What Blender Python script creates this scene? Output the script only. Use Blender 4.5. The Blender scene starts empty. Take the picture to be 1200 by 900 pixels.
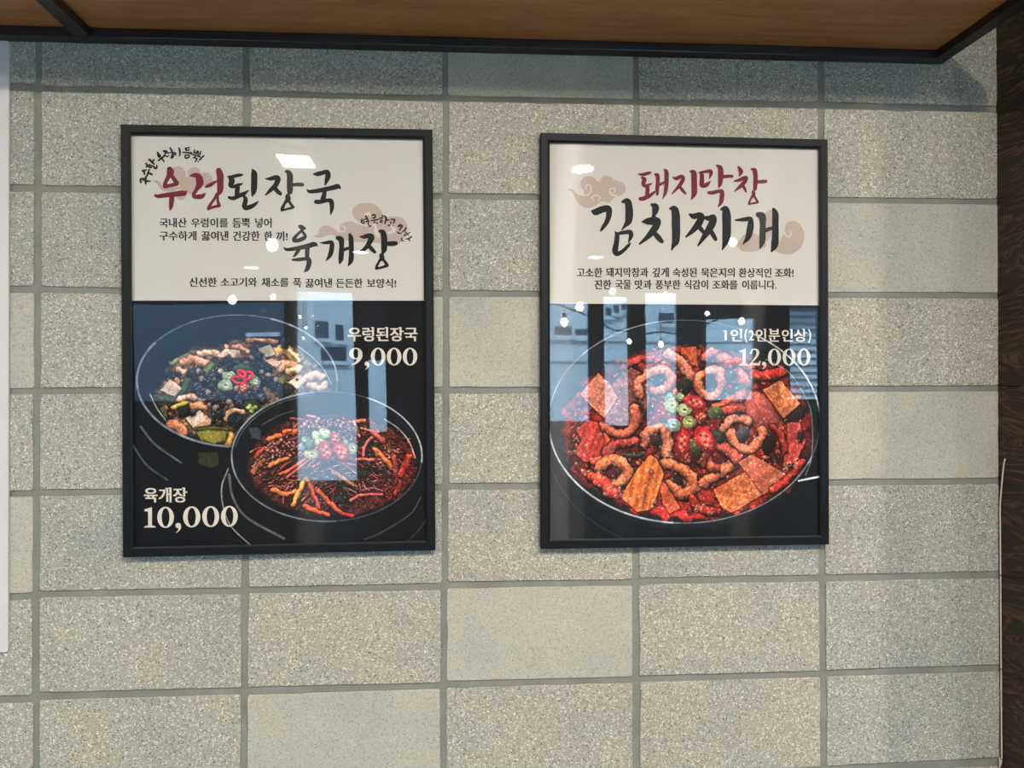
import bpy, bmesh, math, random
import numpy as np
from mathutils import Matrix, Vector

random.seed(7)
SC = bpy.context.scene
COL = SC.collection
Z0 = 2.15                      # height of the first mortar joint above the floor

# ------------------------------------------------------------------ camera
F, YAW, PIT, ROL = 900.0, -0.0728153, 0.00640714, 0.00226276
CAM = np.array([0.82395, -1.57929, Z0 - 0.59964])
def _R(a, b, c):
    ca, sa, cb, sb, cc, sc = math.cos(a), math.sin(a), math.cos(b), math.sin(b), math.cos(c), math.sin(c)
    return (np.array([[ca, -sa, 0], [sa, ca, 0], [0, 0, 1]]) @ np.array([[1, 0, 0], [0, cb, -sb], [0, sb, cb]])
            @ np.array([[cc, 0, sc], [0, 1, 0], [-sc, 0, cc]]))
M = _R(YAW, PIT, ROL)
cam = bpy.data.objects.new('camera', bpy.data.cameras.new('camera'))
COL.objects.link(cam)
cam.data.sensor_width = 36.0
cam.data.lens = F / 1200 * 36.0
cam.data.clip_start = 0.02
mw = Matrix.Identity(4)
for i in range(3):
    mw[i][0], mw[i][1], mw[i][2], mw[i][3] = M[i, 0], M[i, 2], -M[i, 1], CAM[i]
cam.matrix_world = mw
SC.camera = cam
def bp(x, y, Y=0.0):
    """point of the picture -> point on the vertical plane y=Y"""
    d = M @ np.array([(x - 600) / F, 1, -(y - 450) / F])
    t = (Y - CAM[1]) / d[1]
    return CAM + t * d
def mirror_at(x, y, z=None, Y=None):
    """where a thing stands in the room if its mirror image in the glazing shows at x, y"""
    d = M @ np.array([(x - 600) / F, 1, -(y - 450) / F])
    t = ((z - CAM[2]) / d[2]) if z is not None else ((-Y - CAM[1] - 0.03) / d[1])
    p = CAM + t * d
    return (p[0], -p[1] - 0.03, p[2])

# ------------------------------------------------------------------ light, exposure
SC.view_settings.view_transform = 'Standard'
SC.view_settings.look = 'None'
SC.view_settings.gamma = 1
SC.cycles.sample_clamp_indirect = 6.0
SC.view_settings.exposure = 0.6
W = bpy.data.worlds.new('sky'); SC.world = W
W.use_nodes = True
wn = W.node_tree.nodes; wl = W.node_tree.links
bg = wn['Background']
bg.inputs['Color'].default_value = (0.37, 0.68, 1.0, 1)
bg.inputs['Strength'].default_value = 20.0
sl = bpy.data.lights.new('sun', 'SUN'); sl.energy = 13; sl.angle = .01; sl.color = (.68, .88, 1)   # lights the far side of the street
so = bpy.data.objects.new('sun', sl); COL.objects.link(so); so.location = (0, 5, 9); so.rotation_euler = (math.radians(-48), 0, math.radians(14))
LAMP_W = 33.0                  # each ceiling downlight
WINDOW_X = (-1.7, 3.9)

# ------------------------------------------------------------------ helpers
def link(name, me, mat=None, parent=None, smooth=False):
    o = bpy.data.objects.new(name, me)
    COL.objects.link(o)
    if mat is not None:
        me.materials.append(mat)
    if parent is not None:
        o.parent = parent
    if smooth:
        me.polygons.foreach_set('use_smooth', [True] * len(me.polygons))
    return o
def pyd(name, v, f, mat=None, parent=None, smooth=False):
    me = bpy.data.meshes.new(name)
    me.from_pydata([tuple(map(float, p)) for p in v], [], f)
    me.update()
    return link(name, me, mat, parent, smooth)
def tag(o, label=None, cat=None, group=None, kind=None):
    if label: o['label'] = label
    if cat: o['category'] = cat
    if group: o['group'] = group
    if kind: o['kind'] = kind
    return o
def empty(name, loc, ry=0.0):
    o = bpy.data.objects.new(name, None)
    COL.objects.link(o)
    o.location = loc; o.rotation_euler = (0, ry, 0)
    o.empty_display_size = 0.05
    return o
def box_bm(bm, lo, hi):
    x0, y0, z0 = lo; x1, y1, z1 = hi
    vs = [bm.verts.new(p) for p in ((x0, y0, z0), (x1, y0, z0), (x1, y1, z0), (x0, y1, z0),
                                    (x0, y0, z1), (x1, y0, z1), (x1, y1, z1), (x0, y1, z1))]
    for q in ((0, 3, 2, 1), (4, 5, 6, 7), (0, 1, 5, 4), (1, 2, 6, 5), (2, 3, 7, 6), (3, 0, 4, 7)):
        bm.faces.new([vs[i] for i in q])
    return vs
def box(name, lo, hi, mat, parent=None, bevel=0.0, seg=2):
    bm = bmesh.new(); box_bm(bm, lo, hi)
    if bevel:
        bmesh.ops.bevel(bm, geom=bm.edges[:], offset=bevel, segments=seg, affect='EDGES', profile=0.6)
    me = bpy.data.meshes.new(name); bm.to_mesh(me); bm.free()
    return link(name, me, mat, parent)
def tube_mesh(pts, r, n=8, caps=True):
    pts = [Vector(p) for p in pts]; v = []; f = []
    up = Vector((0.13, 1, 0.21)).normalized()
    for i, p in enumerate(pts):
        t = (pts[min(i + 1, len(pts) - 1)] - pts[max(i - 1, 0)]).normalized()
        a = t.cross(up).normalized(); b = t.cross(a).normalized()
        rr = r[i] if isinstance(r, (list, tuple)) else r
        for k in range(n):
            an = 2 * math.pi * k / n
            v.append(p + a * rr * math.cos(an) + b * rr * math.sin(an))
    for i in range(len(pts) - 1):
        for k in range(n):
            f.append((i * n + k, i * n + (k + 1) % n, (i + 1) * n + (k + 1) % n, (i + 1) * n + k))
    if caps:
        f.append(tuple(range(n - 1, -1, -1))); f.append(tuple((len(pts) - 1) * n + k for k in range(n)))
    return v, f
def lathe(prof, n=20, axis='z', flip=False):
    v = []; f = []
    for (r, h) in prof:
        for k in range(n):
            a = 2 * math.pi * k / n
            v.append((r * math.cos(a), r * math.sin(a), h))
    for i in range(len(prof) - 1):
        for k in range(n):
            f.append((i * n + k, i * n + (k + 1) % n, (i + 1) * n + (k + 1) % n, (i + 1) * n + k))
    return v, f
def srgb(c):
    c = np.asarray(c, float) / 255.0
    return np.where(c <= 0.04045, c / 12.92, ((c + 0.055) / 1.055) ** 2.4)
def rgba(c, k=1.0):
    l = srgb(c) * k
    return (float(l[0]), float(l[1]), float(l[2]), 1.0)

# ------------------------------------------------------------------ materials
class N:
    """small node-tree helper"""
    def __init__(s, name):
        s.m = bpy.data.materials.new(name); s.m.use_nodes = True
        s.t = s.m.node_tree; s.n = s.t.nodes; s.l = s.t.links
        s.b = s.n['Principled BSDF']
    def add(s, typ, **kw):
        nd = s.n.new(typ)
        for k, v in kw.items():
            setattr(nd, k, v)
        return nd
    def set(s, nd, **kw):
        for k, v in kw.items():
            nd.inputs[k.replace('_', ' ')].default_value = v
        return nd
    def lk(s, a, b): s.l.new(a, b)
    def noise(s, vec, scale, detail=3.0, rough=0.5, dist=0.0):
        nd = s.add('ShaderNodeTexNoise'); nd.inputs['Scale'].default_value = scale
        nd.inputs['Detail'].default_value = detail; nd.inputs['Roughness'].default_value = rough
        nd.inputs['Distortion'].default_value = dist
        if vec is not None: s.lk(vec, nd.inputs['Vector'])
        return nd
    def ramp(s, fac, stops, interp='LINEAR'):
        nd = s.add('ShaderNodeValToRGB'); cr = nd.color_ramp; cr.interpolation = interp
        while len(cr.elements) < len(stops): cr.elements.new(0.5)
        for e, (p, c) in zip(cr.elements, stops):
            e.position = p; e.color = c if len(c) == 4 else (*c, 1)
        s.lk(fac, nd.inputs['Fac']); return nd
    def mix(s, fac, a, b, mode='MIX'):
        nd = s.add('ShaderNodeMix', data_type='RGBA', blend_type=mode)
        for sock, val in ((nd.inputs[0], fac), (nd.inputs[6], a), (nd.inputs[7], b)):
            if hasattr(val, 'is_linked') or isinstance(val, bpy.types.NodeSocket): s.lk(val, sock)
            else: sock.default_value = val
        return nd.outputs[2]
    def bump(s, h, strength, dist=0.001):
        nd = s.add('ShaderNodeBump'); nd.inputs['Strength'].default_value = strength
        nd.inputs['Distance'].default_value = dist
        s.lk(h, nd.inputs['Height']); s.lk(nd.outputs[0], s.b.inputs['Normal']); return nd
def plain(name, c, rough=0.5, metal=0.0, spec=0.5, noise=0.0):
    m = N(name)
    m.b.inputs['Base Color'].default_value = rgba(c)
    m.b.inputs['Roughness'].default_value = rough
    m.b.inputs['Metallic'].default_value = metal
    m.b.inputs['Specular IOR Level'].default_value = spec
    if noise:
        g = m.add('ShaderNodeNewGeometry'); nz = m.noise(g.outputs['Position'], 35, 4, .6)
        r = m.ramp(nz.outputs['Fac'], [(0.3, rgba(c, 1 - noise)), (0.7, rgba(c, 1 + noise))])
        m.lk(r.outputs[0], m.b.inputs['Base Color'])
    return m.m
def concrete(name, mid, light, dark, p_light, p_dark, contrast, off, pit=0.0):
    m = N(name); g = m.add('ShaderNodeNewGeometry')
    oi = m.add('ShaderNodeObjectInfo')
    ad = m.add('ShaderNodeVectorMath', operation='ADD'); m.lk(g.outputs['Position'], ad.inputs[0])
    sc = m.add('ShaderNodeVectorMath', operation='SCALE'); sc.inputs[0].default_value = (3.1, 0.0, 2.3)
    m.lk(oi.outputs['Random'], sc.inputs['Scale']); m.lk(sc.outputs[0], ad.inputs[1])
    P = ad.outputs[0]
    nd = m.noise(P, 420, 2, .6)
    jit = m.add('ShaderNodeVectorMath', operation='MULTIPLY_ADD')
    m.lk(nd.outputs['Color'], jit.inputs[0]); jit.inputs[1].default_value = (.0032, .0032, .0032); m.lk(P, jit.inputs[2])
    vo = m.add('ShaderNodeTexVoronoi'); vo.inputs['Scale'].default_value = 450; m.lk(jit.outputs[0], vo.inputs['Vector'])
    sep = m.add('ShaderNodeSeparateColor'); m.lk(vo.outputs['Color'], sep.inputs[0])
    a = 1 - p_light
    sp = m.ramp(sep.outputs[0], [(0.0, rgba(dark)), (p_dark, rgba(dark)), (p_dark + .05, rgba(mid, 1 - contrast)),
                                 (0.5, rgba(mid)), (a - .05, rgba(mid, 1 + contrast)), (a + .02, rgba(light)), (1, rgba(light))])
    # finer grit between the grains
    vo2 = m.add('ShaderNodeTexVoronoi'); vo2.inputs['Scale'].default_value = 800; m.lk(P, vo2.inputs['Vector'])
    sep2 = m.add('ShaderNodeSeparateColor'); m.lk(vo2.outputs['Color'], sep2.inputs[0])
    fr = m.ramp(sep2.outputs[0], [(0.0, (1 - 1.1 * contrast,) * 3), (1, (1 + .9 * contrast,) * 3)])
    c1 = m.mix(1.0, sp.outputs[0], fr.outputs[0], 'MULTIPLY')
    # slow tonal drift, warm and cool
    bn = m.noise(P, 7, 3, .55)
    br = m.ramp(bn.outputs['Fac'], [(0.25, (.86, .89, .93)), (0.5, (1, 1, 1)), (0.75, (1.08, 1.05, .98))])
    c2 = m.mix(1.0, c1, br.outputs[0], 'MULTIPLY')
    if pit:
        pn = m.noise(P, 160, 2, .5, .4)
        pb = m.noise(P, 9, 2, .5)
        mu = m.add('ShaderNodeMath', operation='MULTIPLY_ADD'); m.lk(pb.outputs['Fac'], mu.inputs[0])
        mu.inputs[1].default_value = -.22; m.lk(pn.outputs['Fac'], mu.inputs[2])
        pr = m.ramp(mu.outputs[0], [(0.145, (1, 1, 1)), (0.165, (0, 0, 0))])
        c2 = m.mix(pr.outputs[0], c2, rgba((96, 97, 88)))
    # per-block tone
    hr = m.ramp(oi.outputs['Random'], [(0, (.94, .95, .965)), (.5, (1, 1, 1)), (1, (1.06, 1.04, 1.0))])
    c3 = m.mix(1.0, c2, hr.outputs[0], 'MULTIPLY')
    m.lk(c3, m.b.inputs['Base Color'])
    m.b.inputs['Roughness'].default_value = .93
    m.b.inputs['Specular IOR Level'].default_value = .25
    hm = m.add('ShaderNodeMath', operation='ADD'); m.lk(sep.outputs[1], hm.inputs[0]); m.lk(sep2.outputs[1], hm.inputs[1])
    m.bump(hm.outputs[0], .35, .0006 if not pit else .0003)
    return m.m
MAT = {}
MAT['block_rough'] = concrete('exposed aggregate concrete', (161, 157, 143), (212, 208, 192), (110, 106, 96), .09, .045, .12, 0)
MAT['block_smooth'] = concrete('smooth cast concrete', (173, 169, 153), (188, 184, 169), (148, 145, 132), .05, .06, .07, 0, pit=1)
def mortar():
    m = N('grey mortar'); g = m.add('ShaderNodeNewGeometry')
    a = m.noise(g.outputs['Position'], 14, 4, .6); b = m.noise(g.outputs['Position'], 500, 2, .6)
    r = m.ramp(a.outputs['Fac'], [(.3, rgba((116, 115, 104))), (.55, rgba((128, 127, 116))), (.75, rgba((138, 137, 128)))])
    r2 = m.ramp(b.outputs['Fac'], [(.3, (.88, .88, .88)), (.7, (1.1, 1.1, 1.1))])
    m.lk(m.mix(1.0, r.outputs[0], r2.outputs[0], 'MULTIPLY'), m.b.inputs['Base Color'])
    m.b.inputs['Roughness'].default_value = .9
    m.bump(b.outputs['Fac'], .4, .0008); return m.m
MAT['mortar'] = mortar()
def metal_black():
    m = N('black powder coated steel'); g = m.add('ShaderNodeNewGeometry')
    a = m.noise(g.outputs['Position'], 60, 3, .6)
    r = m.ramp(a.outputs['Fac'], [(.3, rgba((26, 26, 28))), (.7, rgba((34, 34, 36)))])
    m.lk(r.outputs[0], m.b.inputs['Base Color'])
    m.b.inputs['Roughness'].default_value = .38; return m.m
MAT['steel'] = metal_black()
MAT['frame'] = plain('black satin aluminium frame', (12, 14, 16), .5, .0, .22, .08)
def wood_ceiling():
    m = N('varnished plywood'); g = m.add('ShaderNodeNewGeometry')
    mp = m.add('ShaderNodeMapping'); mp.inputs['Scale'].default_value = (1.6, 14, 1)
    m.lk(g.outputs['Position'], mp.inputs[0])
    a = m.noise(mp.outputs[0], 2.2, 5, .6, .8); b = m.noise(mp.outputs[0], 22, 3, .5)
    r = m.ramp(a.outputs['Fac'], [(.3, rgba((160, 110, 60))), (.5, rgba((180, 128, 74))), (.7, rgba((192, 142, 86)))])
    r2 = m.ramp(b.outputs['Fac'], [(.35, (.86, .84, .8)), (.6, (1.03, 1.03, 1.03))])
    m.lk(m.mix(1.0, r.outputs[0], r2.outputs[0], 'MULTIPLY'), m.b.inputs['Base Color'])
    m.b.inputs['Roughness'].default_value = .5; return m.m
MAT['ply'] = wood_ceiling()
def wood_dark():
    m = N('dark stained wood'); g = m.add('ShaderNodeNewGeometry')
    mp = m.add('ShaderNodeMapping'); mp.inputs['Scale'].default_value = (1, 1.6, 9)
    m.lk(g.outputs['Position'], mp.inputs[0])
    a = m.noise(mp.outputs[0], 1.4, 4, .55, 1.4)
    wv = m.add('ShaderNodeMath', operation='MULTIPLY'); m.lk(a.outputs['Fac'], wv.inputs[0]); wv.inputs[1].default_value = 60
    sn = m.add('ShaderNodeMath', operation='SINE'); m.lk(wv.outputs[0], sn.inputs[0])
    r = m.ramp(sn.outputs[0], [(0.0, rgba((22, 12, 7))), (.55, rgba((38, 22, 13))), (.85, rgba((62, 38, 25))), (1, rgba((84, 56, 40)))])
    b = m.noise(mp.outputs[0], 40, 3, .6)
    r2 = m.ramp(b.outputs['Fac'], [(.3, (.7, .7, .7)), (.7, (1.25, 1.2, 1.2))])
    m.lk(m.mix(1.0, r.outputs[0], r2.outputs[0], 'MULTIPLY'), m.b.inputs['Base Color'])
    m.b.inputs['Roughness'].default_value = .45
    m.bump(sn.outputs[0], .3, .0008); return m.m
MAT['wood'] = wood_dark()
def glazing(name, f0, haze=.13):
    """clear sheet: lets light through, mirrors by viewing angle (Schlick)"""
    m = N(name); m.n.remove(m.b)
    out = m.n['Material Output']
    tr = m.add('ShaderNodeBsdfTransparent'); gl = m.add('ShaderNodeBsdfGlossy'); gl.inputs['Roughness'].default_value = 0.012
    gh = m.add('ShaderNodeBsdfGlossy'); gh.inputs['Roughness'].default_value = 0.15; gh.inputs['Anisotropy'].default_value = .93; cx_ = m.add('ShaderNodeCombineXYZ'); cx_.inputs[0].default_value = 1.0; m.lk(cx_.outputs[0], gh.inputs['Tangent']); g2 = m.add('ShaderNodeMixShader'); g2.inputs[0].default_value = haze
    m.lk(gl.outputs[0], g2.inputs[1]); m.lk(gh.outputs[0], g2.inputs[2])
    lw = m.add('ShaderNodeLayerWeight'); lw.inputs['Blend'].default_value = .5
    pw = m.add('ShaderNodeMath', operation='POWER'); m.lk(lw.outputs['Facing'], pw.inputs[0]); pw.inputs[1].default_value = 5
    ma = m.add('ShaderNodeMath', operation='MULTIPLY_ADD'); m.lk(pw.outputs[0], ma.inputs[0])
    ma.inputs[1].default_value = 1 - f0; ma.inputs[2].default_value = f0
    mx = m.add('ShaderNodeMixShader'); m.lk(ma.outputs[0], mx.inputs[0]); m.lk(tr.outputs[0], mx.inputs[1]); m.lk(g2.outputs[0], mx.inputs[2])
    m.lk(mx.outputs[0], out.inputs['Surface']); return m.m
MAT['acrylic'] = glazing('clear acrylic sheet', .06)
MAT['glass'] = glazing('window glass', .05, 0)
MAT['paper'] = plain('cream paper', (206, 201, 190), .75, 0, .2)
MAT['cloud'] = plain('dusty pink ink', (186, 167, 153), .75, 0, .2)
MAT['ink'] = plain('charcoal ink', (34, 35, 37), .7, 0, .2)
MAT['red_ink'] = plain('crimson ink', (116, 40, 48), .7, 0, .2)
MAT['cream_ink'] = plain('pale cream ink', (214, 205, 190), .7, 0, .2)
MAT['white_board'] = plain('matte white board', (204, 198, 194), .6, 0, .3, .02)
MAT['cable'] = plain('beige plastic cable sheath', (196, 182, 170), .5)
MAT['tie'] = plain('dark cable tie', (40, 36, 34), .5)
MAT['dark_wall'] = plain('charcoal wall paint', (44, 47, 52), .8)
MAT['ceiling'] = plain('grey ceiling paint', (120, 118, 112), .85)
MAT['left_wall'] = plain('greige wall paint', (150, 145, 136), .85)
MAT['floor'] = plain('dark tile floor', (84, 74, 64), .5, 0, .5, .1)
MAT['white_facade'] = plain('white render', (215, 218, 220), .85)
MAT['grey_facade'] = plain('grey ribbed cladding', (130, 134, 138), .7)
MAT['facade_glass'] = plain('dark window pane', (40, 52, 62), .2)
MAT['maroon'] = plain('maroon awning', (96, 40, 48), .8)
MAT['asphalt'] = plain('asphalt', (96, 98, 100), .9)
def emit(name, c, s):
    m = N(name); m.b.inputs['Emission Color'].default_value = (*c, 1); m.b.inputs['Emission Strength'].default_value = s
    m.b.inputs['Base Color'].default_value = (.8, .8, .8, 1); return m.m
MAT['lamp'] = emit('lit lamp diffuser', (1, .93, .80), 60)
MAT['bulb'] = emit('lit bulb glass', (1, .96, .9), 32)
def print_mat():
    m = N('printed photograph'); at = m.add('ShaderNodeAttribute', attribute_name='print')
    m.lk(at.outputs['Color'], m.b.inputs['Base Color'])
    m.b.inputs['Roughness'].default_value = .7; m.b.inputs['Specular IOR Level'].default_value = .2
    return m.m
MAT['print'] = print_mat()

# ------------------------------------------------------------------ block wall
XR = bp(1170, 500)[0]          # corner between block wall and wood cladding
wall = empty('wall_back', (0, 0, 0)); tag(wall, 'wall of grey exposed-aggregate concrete blocks in stack bond', kind='structure')
box('mortar', (-3.0, .0032, 0), (XR + .35, .16, 2.75), MAT['mortar'], wall)
NA = None
JX = [[(41.3, 48.3), (284.7, 292), (518.7, 524.7), (742, 748.3), (959, 965.6), (1169, 0)],
      [(40.3, 48.3), (284.7, 292.7), (519, 525.5), (742.7, 748.7), (959, 966), (1169.4, 0)],
      [(40, 48), (284.4, 292.4), (519, 526.3), (742.5, 748.8), (959.3, 966.2), (1169.8, 0)],
      [(40, 46.9), (284.2, 292.1), (519, 526.2), (742.2, 748.8), (959.5, 966.4), (1170.2, 0)],
      [(38.7, 46.4), (284, 291.7), (518.5, 525.6), (741.9, 748.8), (959.7, 966.6), (1170.5, 0)],
      [(38.3, 46), (283.3, 291), (517.8, 524.7), (741, 748.7), (960, 967), (1170.8, 0)],
      [(37.7, 45.7), (282.7, 290), (516.6, 523.3), (741.1, 748.7), (960.6, 967.6), (1171.3, 0)],
      [(38.7, 45.6), (282.3, 289.6), (515.7, 523), (741.5, 750), (961.9, 969), (1172, 0)]]
JY = [[(98, 100.3, 106.4, 106.6), (104.7, 106.4, 111.3, 112.7), (112, 112, 119, 118.7), (116.4, 116.4, 122.7, 123.7), (119.3, 119.7, 127, 127.3), (124.7, 124.7, 131.7, 131.7)],
      [(216.8, 217.2, 224.3, 224.8), NA, (227, 226.4, 233, 233), NA, NA, (233.3, 233.3, 239.6, 239.6)],
      [(335.3, 336.3, 343.3, 343), NA, (340.7, 340.7, 347.7, 347.7), NA, NA, (343, 343, 349.6, 349.6)],
      [(455, 454.7, 461.5, 462), NA, (454, 454, 461, 461), NA, NA, (452, 452, 458.7, 458.7)],
      [(575, 574.3, 582, 581.2), NA, (567.7, 566.7, 575.3, 574), NA, NA, (560.3, 560.3, 567.3, 567.3)],
      [(695.3, 693, 702.4, 700.7), (689, 688.3, 696, 695.7), (684, 682, 691.7, 690), (679.3, 677.7, 686, 685), (674, 674, 681.6, 681.6), (669.6, 669.6, 677.7, 677.7)],
      [(815, 812, 823.3, 821), (806, 805.3, 814, 815), (800.7, 798.4, 807.7, 806.7), (793.3, 792.3, 800.3, 800), (786.4, 785.7, 794, 793.3), (779, 779, 787, 787)],
      [(937, 934, 945, 943), (925, 924, 934, 934), (917, 915, 925, 924), (907.5, 906.5, 915, 914), (898.7, 898, 906, 906), (888, 888, 897, 897)]]
for j, row in enumerate(JY):
    kn = [c for c in range(6) if row[c] is not None]
    for c in range(6):
        if row[c] is None:
            a = max(k for k in kn if k < c); b = min(k for k in kn if k > c)
            t = (JX[j][c][0] - JX[j][a][0]) / (JX[j][b][0] - JX[j][a][0])
            row[c] = tuple(row[a][k] * (1 - t) + row[b][k] * t for k in range(4))
PZ = .20075
def block(q, smooth):
    """q: TL, TR, BR, BL as (x, z); an irregular chamfered slab, its chipped arris follows the outline"""
    rnd = random.Random(hash((round(q[0][0], 3), round(q[0][1], 3))) & 0xffff)
    cx = sum(p[0] for p in q) / 4; cz = sum(p[1] for p in q) / 4
    out = []; cr = .0035
    for i in range(4):
        a, b = np.array(q[i]), np.array(q[(i + 1) % 4]); L = np.linalg.norm(b - a); d = (b - a) / L
        nrm = np.array([d[1], -d[0]])
        n = max(2, int(L / .03))
        ts = [cr / L] + [(k + rnd.uniform(-.3, .3)) / n for k in range(1, n)] + [1 - cr / L]
        for t in ts:
            off = -abs(rnd.gauss(0, .0006)) if not smooth else -abs(rnd.gauss(0, .00035))
            if rnd.random() < .07: off -= rnd.uniform(.0008, .002)
            p = a + (b - a) * t + nrm * abs(off)
            out.append(p)
    n = len(out); v = []; ins = .0011
    c = np.array([cx, cz])
    for p in out:
        d = c - p; s = np.array([math.copysign(min(ins, abs(d[0])), d[0]) if abs(abs(d[0]) - abs(q[1][0] - q[0][0]) / 2) < .006 else 0,
                                 math.copysign(min(ins, abs(d[1])), d[1]) if abs(abs(d[1]) - abs(q[0][1] - q[3][1]) / 2) < .006 else 0])
        v.append((p[0] + s[0] - cx, 0, p[1] + s[1] - cz))
    for p in out: v.append((p[0] - cx, .0009, p[1] - cz))
    for p in out: v.append((p[0] - cx, .010, p[1] - cz))
    f = [tuple(range(n - 1, -1, -1))]
    for k in range(n):
        k2 = (k + 1) % n
        f.append((k, k2, n + k2, n + k)); f.append((n + k, n + k2, 2 * n + k2, 2 * n + k))
    o = pyd('concrete_block', v, f, MAT['block_smooth' if smooth else 'block_rough'], wall)
    o.location = (cx, rnd.uniform(-.0004, .0004), cz)
    return o
SMOOTH = {(6, 3), (7, 2), (3, 3), (3, 2), (4, 5), (2, 5), (3, 0), (5, 0), (0, 3)}
def wp(x, y):
    p = bp(x, y); return (p[0], p[2])
for r in range(8):
    for c in range(0, 6):
        xr = None
        if c == 0:
            br = wp(JX[r][0][0], JY[r][0][0]); tr = wp(JX[r][0][0], JY[r - 1][0][2]) if r else (br[0], Z0 + PZ - .006)
            bl = (br[0] - .39, br[1] - .0005); tl = (tr[0] - .39, tr[1])
        else:
            bl = wp(JX[r][c - 1][1], JY[r][c - 1][1]); br = wp(JX[r][c][0], JY[r][c][0])
            if r:
                tl = wp(JX[r][c - 1][1], JY[r - 1][c - 1][3]); tr = wp(JX[r][c][0], JY[r - 1][c][2])
            else:
                tl = (bl[0], Z0 + PZ - .006); tr = (br[0], Z0 + PZ - .006)
        block([tl, tr, br, bl], (r, c) in SMOOTH)
# the courses just outside the picture
for r in list(range(-2, 0)) + list(range(8, 10)):
    for c in range(0, 6):
        x0 = (c - 1) * .4 + .006; x1 = min(c * .4 - .006, XR)
        z1 = Z0 - (r - 1) * PZ - .006; z0 = Z0 - r * PZ + .006
        if r == -2: z1 = min(z1, 2.748)
        if r >= 8:
            z1 -= .004; z0 -= .004
        block([(x0, z1), (x1, z1), (x1, z0), (x0, z0)], random.random() < .15)
for r in range(-1, 10):
    for c in range(-2, 0):
        x0 = (c - 1) * .4 + .001; x1 = c * .4 - .011
        block([(x0, Z0 - (r - 1) * PZ - .006), (x1, Z0 - (r - 1) * PZ - .006), (x1, Z0 - r * PZ + .006), (x0, Z0 - r * PZ + .006)], random.random() < .15)

# ------------------------------------------------------------------ wood clad pier at the right
pier = empty('wall_right', (0, 0, 0)); tag(pier, 'short return wall clad in dark stained wood panels', kind='structure')
ZS = bp(1185, 452.5, -.06)[2]
zz = [0.02, ZS - 1.22, ZS, ZS + 1.22]
zz = [0.0, max(.0, ZS - 1.22), ZS, 2.75]
for a, b in zip(zz[:-1], zz[1:]):
    if b - a > .05:
        box('wood_panel', (XR + .001, -.42, a + .0006), (XR + .02, .0025, b - .0006), MAT['wood'], pier, .0008, 1)
        box('wood_panel', (XR + .0205, -.42, a + .0006), (XR + .30, -.402, b - .0006), MAT['wood'], pier, .0008, 1)
box('pier_core', (XR + .021, -.40, 0), (XR + .30, .0, 2.75), MAT['dark_wall'], pier)

# ------------------------------------------------------------------ canopy of plywood in a black steel frame
ZC = bp(500, 57.6)[2]                                    # underside of the rail where it meets the wall
zl = bp(5, 46)[2]; zr = bp(1103, 73.5)[2]
ZC = (zl + zr) / 2
XE = bp(1103, 73.5)[0]
XS = bp(105, 47)[0]
DEP = .323
can = empty('canopy', (XE, 0, ZC)); can.rotation_euler = (0, -math.atan2(zr - zl, XE - bp(5, 46)[0]), 0)
tag(can, 'plywood canopy panel in black steel frame projecting from the block wall', 'canopy')
LW = -(XE + 2.4)
def cb(name, x0, x1, y0, y1, z0, z1, m, bev=.0015):
    return box(name, (x0, y0, z0), (x1, y1, z1), m, can, bev)
cb('steel_rail', LW, 0, -.031, -.0006, 0, .04, MAT['steel'])
cb('steel_rail', LW, 0, -DEP, -DEP + .03, 0, .04, MAT['steel'])
cb('steel_rail', -.03, 0, -DEP + .0301, -.0312, .0003, .04, MAT['steel'])
k = 0
xs = XS - XE
for xx in (xs, xs - .98, xs + .93):
    if xx == xs + .93: continue
    cb('steel_rail', xx - .015, xx + .015, -DEP + .0301, -.0312, .0003, .04, MAT['steel'])
for a, b in ((xs + .0152, -.0302), (xs - .98 + .0152, xs - .0152), (LW, xs - .98 - .0152)):
    cb('plywood_panel', a, b, -DEP + .0303, -.0314, .018, .036, MAT['ply'], 0)

# ------------------------------------------------------------------ white board at the left edge
a = bp(9.6, 48, -.006); b = bp(10, 764, -.006)
wb = empty('white_sign_board', ((a[0] + b[0]) / 2, 0, b[2])); tag(wb, 'plain white sign board cut off by the left edge of the wall view', 'sign board')
Hb = min(a[2], ZC - .003) - b[2]
def rounded(w, h, r, n=5):
    pts = []
    for (cx, cz, a0) in ((-r, h - r, 0), (-w + r, h - r, 90), (-w + r, r, 180), (-r, r, 270)):
        for k in range(n + 1):
            an = math.radians(a0 + 90 * k / n); pts.append((cx + r * math.cos(an), cz + r * math.sin(an)))
    return pts
pts = rounded(.60, Hb, .004); n = len(pts)
v = [(x, -.006, z) for x, z in pts] + [(x, -.0006, z) for x, z in pts]
f = [tuple(range(n - 1, -1, -1))] + [(k, (k + 1) % n, n + (k + 1) % n, n + k) for k in range(n)]
o = pyd('board_sheet', v, f, MAT['white_board'], wb)

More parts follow.
